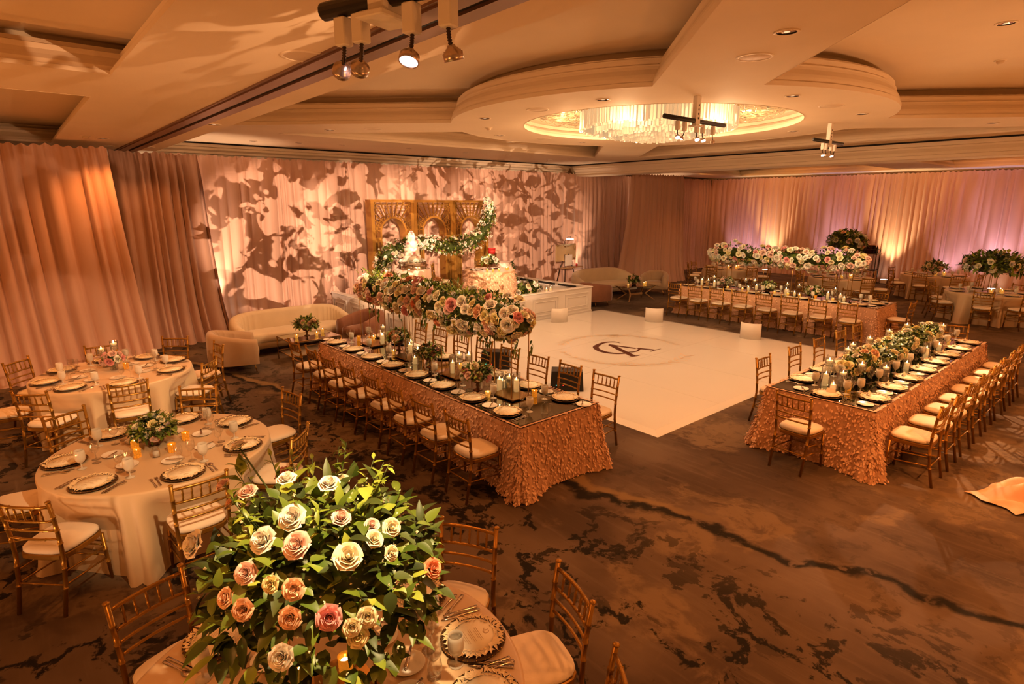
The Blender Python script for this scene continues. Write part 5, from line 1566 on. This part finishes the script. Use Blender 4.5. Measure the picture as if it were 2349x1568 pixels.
def cart():
    t = thing('bar_cart', (25.0, 8.0, 0), 0, 'tall dark metal bar shelf against right wall curtain', 'shelf')
    for x in (-.2,.2):
        for y in (-.30,.30):
            l = MB(); l.tube([(x,y,0),(x,y,1.15)], .018, 6); l.build('leg', M['frame_dark'], t)
    for z in (.50, 1.12):
        s = MB(); s.box(-.22,.22,-.33,.33,z,z+.025); s.build('shelf_board', M['frame_dark'], t)
    r = MB(); r.tube([(-.2,-.3,1.3),(.2,-.3,1.3),(.2,.3,1.3),(-.2,.3,1.3)], .01, 6, closed=True)
    for x in (-.2,.2):
        for y in (-.30,.30): r.tube([(x,y,1.14),(x,y,1.3)], .01, 6)
    r.build('rail', M['frame_dark'], t)
    k = thing('wine_bucket', (25.0, 8.0, 1.147), 0, 'copper ice bucket in the middle of the bar shelf', 'bucket')
    b = MB(); b.lathe([(0,.002),(.12,.002),(.16,.30),(.17,.30),(.17,.315),(.15,.315),(.11,.02),(0,.02)], 20); b.build('bucket_body', M['copper'], k)
    for i, y in enumerate((8.22, 8.14, 7.83, 7.76)):
        q = thing('wine_bottle', (25.0, y, 1.147), 0, 'dark bottle, %s from left on top of the bar shelf' % ORD[i], 'bottle', 'bottles on the bar shelf')
        b = MB(); b.lathe([(0,.001),(.037,.001),(.038,.19),(.03,.23),(.014,.27),(.014,.32)], 14); b.build('bottle_body', M['bottle'], q)
        b = MB(); b.lathe([(.0155,.27),(.0155,.325),(0,.326)], 10); b.build('bottle_cap', M['copper'], q)
cart()
# ------------------------------------------------------------------ peach cloth lying on the floor at the right edge
def floor_cloth():
    r = random.Random(12); mb = MB()
    ph = [r.uniform(0, 6) for _ in range(8)]
    def fn(u, v):
        x = (u-.5)*.85; y = (v-.5)*.5
        h = .02 + .16*max(0, 1-((x/.44)**2+(y/.27)**2))*(.55+.45*sin(x*17+ph[0]+2*sin(y*9))) + .05*max(0, sin(x*11+y*23+ph[1]))*max(0, 1-(x/.44)**2)
        return (x + .03*sin(y*21+ph[2]), y + .04*sin(x*13+ph[3]), max(.006, h))
    mb.grid(fn, 40, 28)
    o = mb.build('crumpled_cloth', M['napkin'], None, (7.52, .70, 0), radians(-20))
    tag(o, 'crumpled peach cloth lying on the carpet at the right edge', 'cloth')
floor_cloth()

# ------------------------------------------------------------------ ceiling fixtures
def chandelier():
    t = thing('crystal_chandelier', (CX, CY, 0), 0, 'round crystal chandelier set into the ceiling over the dance floor', 'chandelier')
    r = random.Random(3); d = MB()
    for rr in (1.40, 1.36, 1.12, 1.08, .86, .82, .60, .36, .14):
        n = int(2*pi*rr/.062); zb = 4.06 + .235*(rr/1.4)**1.5
        for k in range(n):
            a = 2*pi*k/n + r.uniform(-.01,.01); z = zb + r.uniform(-.02,.03); h = .30 if rr > 1.3 else .22
            T_ = Matrix.Translation((rr*cos(a), rr*sin(a), z)) @ Matrix.Rotation(a + r.uniform(-.5,.5), 4, 'Z')
            d.box(-.013,.013,-.020,.020,0,h,0,T_)
    d.build('crystal_drum', M['crystal'], t)['kind'] = 'stuff'
    s = MB()
    for k in range(170):
        a = 2*pi*k/170
        pts = []
        for j in range(9):
            f = j/8; rr = 2.36 + (1.44-2.36)*f; sag = .10*sin(pi*f)*r.uniform(.85,1.15)
            pts.append((rr*cos(a + .05*sin(pi*f)), rr*sin(a + .05*sin(pi*f)), 4.66 - sag - .02*f))
        s.tube(pts, .011, 4, caps=False)
    for q in range(5):
        rr = 2.2 - q*.17
        for k in range(34):
            a = 2*pi*k/34 + q*.09
            s.tube([((rr)*cos(a+da), (rr)*sin(a+da), 4.585 - .055*sin(pi*f) + q*.006) for f, da in ((0,0),(.25,.046),(.5,.092),(.75,.138),(1,.185))], .009, 4, caps=False)
    s.build('crystal_strands', M['crystal_dim'], t)['kind'] = 'stuff'
    m = MB(); m.lathe([(0,4.70),(1.45,4.70),(1.45,4.74),(.3,4.78),(.3,4.868),(0,4.868)], 40); m.build('mount_plate', M['gold_metal'], t)
chandelier()
def make_downlight():
    t = thing('recessed_downlight', (0,0,0), 0, 'x', 'ceiling light')
    m = MB(); m.lathe([(.082,0),(.105,0),(.105,-.006),(.095,-.010),(.080,-.006)], 28); m.build('trim_ring', M['trim'], t)
    m = MB(); m.lathe([(0,-.0015),(.03,-.0015),(.082,-.004),(.082,-.001)], 24); m.build('reflector', M['brass_ring'], t)
    m = MB(); m.lathe([(0,-.003),(.022,-.003),(.026,-.0018)], 16); m.build('bulb', M['dl_glow'], t)
    return t
DLP = Proto(make_downlight())
DL = [(5.27,2.55,'in front diagonal ceiling arm above foreground'),(6.59,5.70,'left of chandelier on the near ring'),(6.45,8.18,'farther left of chandelier on the ring'),(8.21,9.92,'beyond chandelier, left one'),(5.13,11.39,'in back-left diagonal ceiling arm'),
      (8.30,3.85,'near side of the chandelier ring, right'),(10.75,3.82,'right of chandelier on the ring'),(12.2,5.57,'far right of the chandelier ring'),(10.58,9.75,'behind chandelier, middle'),(11.63,8.98,'behind chandelier, right'),(9.23,10.76,'behind chandelier near back recess'),(13.7,2.7,'in the right front diagonal arm')]
for x, y, lb in DL: DLP.place((x, y, Z1-.0005), 0, 'recessed downlight ' + lb, 'ceiling light', 'recessed ceiling downlights')
for i, (x, y) in enumerate(((4.66,14.5),(5.6,14.2),(6.6,14.0),(8.3,13.7),(10.2,13.8),(11.6,13.6),(13.9,14.2))):
    DLP.place((x, y, Z1-.0005), 0, 'small downlight, %s from left along the ceiling edge before back curtain' % ORD[i], 'ceiling light', 'recessed ceiling downlights', (.8,.8,1))
for x, y, lb in ((2.36,8.87,'on narrow ceiling strip right of track, nearer one'),(2.30,13.06,'on narrow ceiling strip right of track, farther one'),(1.45,11.9,'above the left curtain, first'),(1.70,13.3,'above the left curtain, second')):
    DLP.place((x, y, 3.9995), 0, 'recessed downlight ' + lb, 'ceiling light', 'recessed ceiling downlights', (.9,.9,1))
DLP.place((8.61,1.74,Z1+.4995), 0, 'recessed downlight in the bright upper right ceiling recess', 'ceiling light', 'recessed ceiling downlights')
def make_grille():
    t = thing('ceiling_speaker', (0,0,0), 0, 'x', 'speaker')
    m = MB(); m.lathe([(0,-.005),(.15,-.004),(.155,0)], 32); m.build('grille', M['grille'], t)
    m = MB(); m.lathe([(.15,-.001),(.152,-.008),(.172,-.007),(.176,0)], 32); m.build('rim', M['trim'], t)
    return t
SPK = Proto(make_grille())
for x, y, z, lb in ((5.89,3.15,Z1,'in front diagonal arm nearest the viewer'),(6.50,6.93,Z1,'left of the chandelier'),(9.56,3.84,Z1,'right of the chandelier near downlights'),(9.37,9.80,Z1,'beyond the chandelier'),(5.71,10.71,Z1,'in back-left diagonal arm'),(1.86,4.46,4.0,'on soffit beside the track, near one')):
    SPK.place((x, y, z-.0005), 0, 'round ceiling speaker grille ' + lb, 'speaker', 'ceiling speakers')
def small_detector(x, y, z, lb):
    t = thing('smoke_detector', (x, y, z-.0005), 0, lb, 'smoke detector', 'smoke detectors and sensors')
    m = MB(); m.lathe([(0,-.045),(.03,-.045),(.045,-.03),(.05,-.012),(.05,0)], 18); m.build('housing', M['grille'], t)
    m = MB(); m.lathe([(.05,-.008),(.072,-.006),(.075,0)], 18); m.build('base_ring', M['trim'], t)
small_detector(7.28, 9.12, Z1, 'smoke detector on chandelier ring between two downlights')
small_detector(10.69, 2.15, Z1+.50, 'smoke detector in the bright upper right ceiling recess')
small_detector(1.2, 11.64, 4.0, 'dark sensor on soffit above the left curtain')

def light_bar(name_lb, x, y, zc, zp, axis, l0, l1, heads, drop, big, aim, sc=1.0, rz=0):
    t = thing('spotlight_bar', (x, y, 0), 0, name_lb, 'spotlight', 'ceiling-hung spotlight bars')
    if rz: t.rotation_euler = (0,0,rz)
    s = MB(); s.rbox(-.05,.05,-.035,.035,zp-.06,zc,.004); s.rbox(-.085,.085,-.06,.06,zp-.075,zp-.055,.004)
    for k in range(4): s.box(-.012,.012,-.037,-.0345,zp+.02+k*.055,zp+.045+k*.055,1)
    s.build('stem', [M['white_plastic'], M['blackm']], t)
    p = MB()
    p.tube([(l0,0,zp),(l1,0,zp)] if axis == 'x' else [(0,l0,zp),(0,l1,zp)], .031, 14); p.build('pipe', M['black'], t)
    for i, h in enumerate(heads):
        hx, hy = (h, 0) if axis == 'x' else (0, h)
        b = MB(); b.rbox(hx-.023, hx+.023, hy-.026, hy+.026, zp-.032-.115*sc, zp-.032, .004); hd = b.build('spot_head', M['white_plastic'], t)
        ax, ay = aim[i % len(aim)]
        d = Vector((ax, ay, -1.0)).normalized()
        z0 = zp-.032-.115*sc; e = Vector((hx + d.x*.05*sc, hy + d.y*.05*sc, z0-.07*sc))
        g = MB(); n = 14
        g.tube([(hx + (e.x-hx)*(k/n)**2, hy + (e.y-hy)*(k/n)**2, z0 + (e.z-z0)*k/n) for k in range(n+1)], [(.0085 if k % 2 else .0055) for k in range(n+1)], 8)
        g.build('gooseneck', M['frame_dark'], hd)
        Q = Matrix.Translation(e) @ d.to_track_quat('Z', 'Y').to_matrix().to_4x4()
        c = MB(); c.lathe([(0,-.010),(.012,-.008),(.016,0),(.022,.003),(.022,.007),(.029,.009),(.029,.013),(.034,.015),(.034,.040),(.031,.040),(.031,.034)], 20, M=Q)
        c.build('lamp_can', M['alu'], hd)
        f = MB(); f.lathe([(0,.0365),(.031,.0355)], 18, M=Q); f.build('lamp_face', M['lamp_on' if big else 'lamp_white'], hd)
    return t
light_bar('five-head spotlight bar hanging in front of the chandelier', 7.36, 4.70, Z1, 4.055, 'x', -.73, .73, (-.42,-.26,.03,.18,.44), .3, True, ((-.5,-.5),(-.4,.3),(-.5,-.6),(-.3,-.5),(.6,.2)))
light_bar('four-head spotlight bar hanging farther right before the long beam', 11.57, 4.62, Z1, 4.055, 'x', -.63, .63, (-.24,-.10,.12,.28), .3, True, ((-.3,-.4),(.3,-.3),(-.3,-.5),(.4,.4)))
light_bar('close spotlight bar hanging at the top of the view over foreground', 1.10, 1.94, 4.0, 3.63, 'y', -.95, .29, (.20,.115,-.115,-.265), .3, False, ((.9,1.5),(.75,1.1),(-.45,-.10),(.30,-.05)), .82, radians(19))

# ------------------------------------------------------------------ uplights on the floor
def uplight(x, y, rz, lb):
    t = thing('led_uplight', (x, y, 0), rz, lb, 'floor uplight', 'led uplights along the curtains')
    b = MB(); b.rbox(-.11,.11,-.09,.09,.03,.17,.01); b.build('body', M['white_plastic'], t)
    f = MB(); f.box(-.095,.095,-.075,.075,.170,.174); f.build('lamp_face', M['lamp_on'], t)
    s = MB(); s.box(-.13,-.11,-.02,.02,0,.15); s.box(.11,.13,-.02,.02,0,.15); s.build('bracket', M['blackm'], t)
UP = [(3.66,15.02,0,'white led uplight at the left end of the back curtain behind sofa'),(16.5,15.02,0,'led uplight behind the artist easel'),(20.6,15.0,0,'led uplight just right of the jutting taupe curtain'),
      (25.2,12.1,pi/2,'led uplight at right-wall curtain behind the left of far rose cloud'),(25.2,7.45,pi/2,'led uplight right of the bar shelf'),(25.2,4.2,pi/2,'led uplight at right-wall curtain behind farthest table'),(25.2,9.2,pi/2,'led uplight left of the bar shelf')]
for u in UP: uplight(*u)
# ------------------------------------------------------------------ light
def lamp(kind, name, loc, power, col, size=.06, target=None, angle=60, blend=.5, soft=None):
    d = bpy.data.lights.new(name, kind); d.energy = power; d.color = col
    if kind == 'SPOT': d.spot_size = radians(angle); d.spot_blend = blend; d.shadow_soft_size = size
    elif kind == 'POINT': d.shadow_soft_size = size
    o = bpy.data.objects.new(name, d); COL.objects.link(o); o.location = loc
    if target is not None:
        v = Vector(target) - Vector(loc); o.rotation_euler = v.to_track_quat('-Z', 'Y').to_euler()
    return o
def gobo(o, scale, thr, soft, seed, power_col=(1,.75,.55), lean=0.0, strength=1.0):
    """leaf-and-branch metal template in the projector: breaks the beam by direction inside the lamp's own cone"""
    d = o.data; d.use_nodes = True; nt = d.node_tree; L = nt.links; N = nt.nodes.new
    em = nt.nodes.get('Emission')
    tc = N('ShaderNodeTexCoord'); sx = N('ShaderNodeSeparateXYZ'); L.new(tc.outputs['Normal'], sx.inputs[0])
    def m(op, a, b):
        x = N('ShaderNodeMath'); x.operation = op
        for i, q in enumerate((a, b)):
            if hasattr(q, 'is_linked'): L.new(q, x.inputs[i])
            else: x.inputs[i].default_value = q
        return x.outputs[0]
    X = m('DIVIDE', sx.outputs['X'], sx.outputs['Z']); Y = m('DIVIDE', sx.outputs['Y'], sx.outputs['Z'])
    c = N('ShaderNodeCombineXYZ'); L.new(X, c.inputs['X']); L.new(Y, c.inputs['Y']); c.inputs['Z'].default_value = seed
    n1 = N('ShaderNodeTexNoise'); n1.inputs['Scale'].default_value = scale; n1.inputs['Detail'].default_value = 2.2; n1.inputs['Roughness'].default_value = .45; n1.inputs['Distortion'].default_value = 1.1
    L.new(c.outputs[0], n1.inputs['Vector'])
    v = N('ShaderNodeTexVoronoi'); v.feature = 'SMOOTH_F1'; v.inputs['Scale'].default_value = scale*1.15; v.inputs['Smoothness'].default_value = .15
    w = N('ShaderNodeVectorMath'); w.operation = 'ADD'
    sc = N('ShaderNodeVectorMath'); sc.operation = 'SCALE'; sc.inputs['Scale'].default_value = .10
    L.new(n1.outputs['Color'], sc.inputs[0]); L.new(c.outputs[0], w.inputs[0]); L.new(sc.outputs[0], w.inputs[1]); L.new(w.outputs[0], v.inputs['Vector'])
    val = m('ADD', m('MULTIPLY', n1.outputs['Fac'], .8), m('MULTIPLY', v.outputs['Distance'], -.38))
    r = N('ShaderNodeMapRange'); r.interpolation_type = 'SMOOTHSTEP'; r.inputs['From Min'].default_value = thr-soft; r.inputs['From Max'].default_value = thr+soft
    L.new(val, r.inputs['Value'])
    L.new(m('MULTIPLY', r.outputs['Result'], strength), em.inputs['Strength'])
AMB = (1.0, .33, .075); WARM = (1.0, .54, .26); PEACH = (1.0, .62, .38); VIOLET = (.92, .66, 1.0); CREAM = (1.0, .66, .32)
# ceiling downlights in their fixtures, then added fill lamps mostly without any
for i, (x, y, lb) in enumerate(DL): lamp('SPOT', 'downlight_and_fill_lamp', (x, y, Z1-.03), (80 if 5 < x < 13 and y > 3.5 and y < 11 else 240), WARM if 5 < x < 13 and y > 3.5 else AMB, .05, (x, y, 0), 120, .8)
for x, y, p in ((1.45,11.9,110),(2.36,8.87,150),(-.6,8.0,90),(2.36,4.4,90),(2.3,-.5,150),(-.8,2.0,120),(5.2,-.6,520),(8.61,1.74,200),(-1.2,10.2,160),(9,-.6,260),(13,-.6,150),(2.30,13.06,50)):  # unseen fill lamps added among the soffit fixtures to brighten floor and tables
    lamp('SPOT', 'downlight_and_fill_lamp', (x, y, 3.95), p, AMB, .05, (x, y, 0), 125, .8)
for x, y in ((19.5,.5),(22.5,2.6),(19,6.3),(22,8.0),(19,11),(22.5,12)):  # more fill lamps over the far tables, no fixtures modelled
    lamp('SPOT', 'downlight_and_fill_lamp', (x, y, 4.12), 110, AMB, .05, (x, y, 0), 125, .8)
# chandelier glow
lamp('POINT', 'chandelier_lamp', (CX, CY, 4.56), 25, CREAM, .4)
for k in range(6):
    a = 2*pi*k/6; lamp('POINT', 'chandelier_lamp', (CX+1.85*cos(a), CY+1.85*sin(a), 4.47), 5, CREAM, .10)
    lamp('POINT', 'chandelier_lamp', (CX+1.62*cos(a+.3), CY+1.62*sin(a+.3), 4.17), 62, WARM, .05)
# spotlight bars: beams on flowers and tables
lamp('SPOT', 'spot_beam', (1.18, 1.62, 3.36), 420, CREAM, .03, (.84, 2.2, 1.2), 34, .5)
lamp('SPOT', 'spot_beam', (1.08, 2.15, 3.38), 420, CREAM, .03, (.95, 5.6, .9), 34, .5)
lamp('SPOT', 'spot_beam', (1.05, 2.20, 3.38), 1000, WARM, .03, (1.0, 9.0, .9), 24, .5)
for x, ty in ((6.95, 8.0), (7.1, 6.7), (7.0, 5.3)):
    lamp('SPOT', 'spot_beam', (x, 4.72, 3.78), 330, CREAM, .03, (4.2, ty, 1.4), 34, .6)
for y in (5.2, 7.8):  # added pair with no fixture, brightens the near side of the rose cloud
    lamp('SPOT', 'spot_beam', (2.36, y, 3.95), 150, CREAM, .03, (4.15, y+.1, 1.65), 46, .6)
lamp('SPOT', 'spot_beam', (11.4, 4.6, 3.78), 420, CREAM, .03, (14.6, 7.6, 1.5), 42, .6)
lamp('SPOT', 'spot_beam', (11.8, 4.6, 3.78), 420, CREAM, .03, (14.6, 5.5, 1.5), 42, .6)
lamp('SPOT', 'spot_beam', (7.6, 4.66, 3.78), 260, CREAM, .03, (8.2, 2.5, .8), 50, .6)
lamp('SPOT', 'spot_beam', (11.3, 4.55, 3.78), 300, CREAM, .03, (10.4, 2.4, .8), 50, .6)
lamp('SPOT', 'spot_beam', (6.95, 4.72, 3.78), 620, CREAM, .03, (1.6, 8.8, .6), 20, .5)
lamp('SPOT', 'spot_beam', (7.2, 4.72, 3.78), 420, WARM, .03, (4.2, 12.0, .6), 26, .6)
lamp('SPOT', 'spot_beam', (11.9, 4.6, 3.78), 380, CREAM, .03, (18.9, 3.3, 1.4), 26, .6)
lamp('SPOT', 'spot_beam', (7.5, 4.7, 3.78), 900, CREAM, .03, (8.4, 12.4, 1.8), 34, .6)
# projected branches on the back curtain, floor and soffit
for k, tx in enumerate((5.3, 7.9, 10.6, 13.3)):
    g = lamp('SPOT', 'gobo_projector', (1.18+.03*k, 1.88-.08*k, 3.40), 9500, PEACH, .004, (tx, 15.4, 2.05), 17.5 + k*.4, .5); gobo(g, 21 + 4*k, .19, .02, 3.0 + 5*k)
g = lamp('SPOT', 'gobo_projector', (12.2, 3.2, 3.9), 1500, WARM, .004, (8.6, 1.3, 0), 48, .25); gobo(g, 7, .20, .02, 14.0)
g = lamp('SPOT', 'gobo_projector', (2.2, 1.2, 3.2), 500, WARM, .004, (1.4, 8.5, 4.0), 40, .5); gobo(g, 9.0, .22, .03, 22.0)
# uplights
for i, (x, y, rz, lb) in enumerate(UP):
    if rz: tgt = (x+.45, y, 4.2)
    else: tgt = (x, y+.32, 4.2)
    lamp('SPOT', 'uplight_lamp', (x, y, .20), (600, 260, 500, 500, 600, 260, 200)[i], (PEACH, PEACH, PEACH, CREAM, CREAM, VIOLET, VIOLET)[i], .07, tgt, 62, .8)
for y in (13.7, 12.8, 9.8, 5.6, 4.8, 3.2, 2.4):
    lamp('SPOT', 'violet_wash', (25.0, y, .15), 80, VIOLET, .06, (25.8, y, 1.7), 62, .9)
# unseen amber fill lamps added at near and left sides to brighten the ceiling
for x, y, p in ((-2.5, 1.5, 240), (-2.5, 6, 240), (-2.5, 8.6, 130), (2.5, -2.2, 200), (8, -2.2, 240), (13.5, -2.2, 340), (19, -2.2, 400), (24, -2.2, 500)):
    lamp('SPOT', 'ceiling_fill_lamp', (x, y, .25), p, AMB, .12, (x*.8+1.5, y*.8+1.5, 4), 150, .9)
for x, y, tx, ty, p in ((4.4, 15.0, 8, 8, 420), (10.6, 15.0, 9.6, 8, 420), (15.8, 15.0, 11, 8, 420), (25.0, 13.2, 12, 8, 500), (25.0, 5.0, 13, 5.5, 500), (25.0, .5, 13, 3, 500), (9.5, -2.2, 9, 4, 420), (-2.5, 4.0, 6, 6, 260)):  # extra warm fill lamps added to graze the ceiling disc, no fixtures
    lamp('SPOT', 'ceiling_fill_lamp', (x, y, .25), p, WARM, .12, (tx, ty, 4.3), 60, .9)
for y in (13.5, 10.5, 7.5, 4.5, 1.5):  # amber fill lamps added to warm the upper right-wall curtain
    lamp('SPOT', 'wall_fill_lamp', (21.5, y, 4.1), 170, AMB, .06, (25.75, y, 3.0), 80, .9)
wd = bpy.data.worlds.new('ambient_fill'); scene.world = wd; wd.use_nodes = True  # amber ambient fill added through the sides left open behind the camera
wd.node_tree.nodes['Background'].inputs['Color'].default_value = (1, .36, .09, 1)
wd.node_tree.nodes['Background'].inputs['Strength'].default_value = .24

# ------------------------------------------------------------------ camera
cam = bpy.data.cameras.new('camera'); co = bpy.data.objects.new('camera', cam); COL.objects.link(co)
cam.sensor_width = 36; cam.lens = 36*1329.4/2349; cam.clip_start = .05; cam.clip_end = 200
co.location = (0, 0, 2.947)
co.rotation_euler = (radians(90-13.315), 0, radians(-40.783))
scene.camera = co
vs = scene.view_settings
vs.view_transform = 'Standard'; vs.look = 'None'; vs.exposure = -0.03; vs.gamma = 1.0; vs.use_curve_mapping = False
cy = scene.cycles
cy.max_bounces = 4; cy.diffuse_bounces = 3; cy.glossy_bounces = 2; cy.transmission_bounces = 2; cy.transparent_max_bounces = 10
cy.use_adaptive_sampling = True; cy.adaptive_threshold = .08; cy.adaptive_min_samples = 16
cy.sample_clamp_indirect = 4.0; cy.caustics_reflective = False; cy.caustics_refractive = False
cy.use_denoising = True
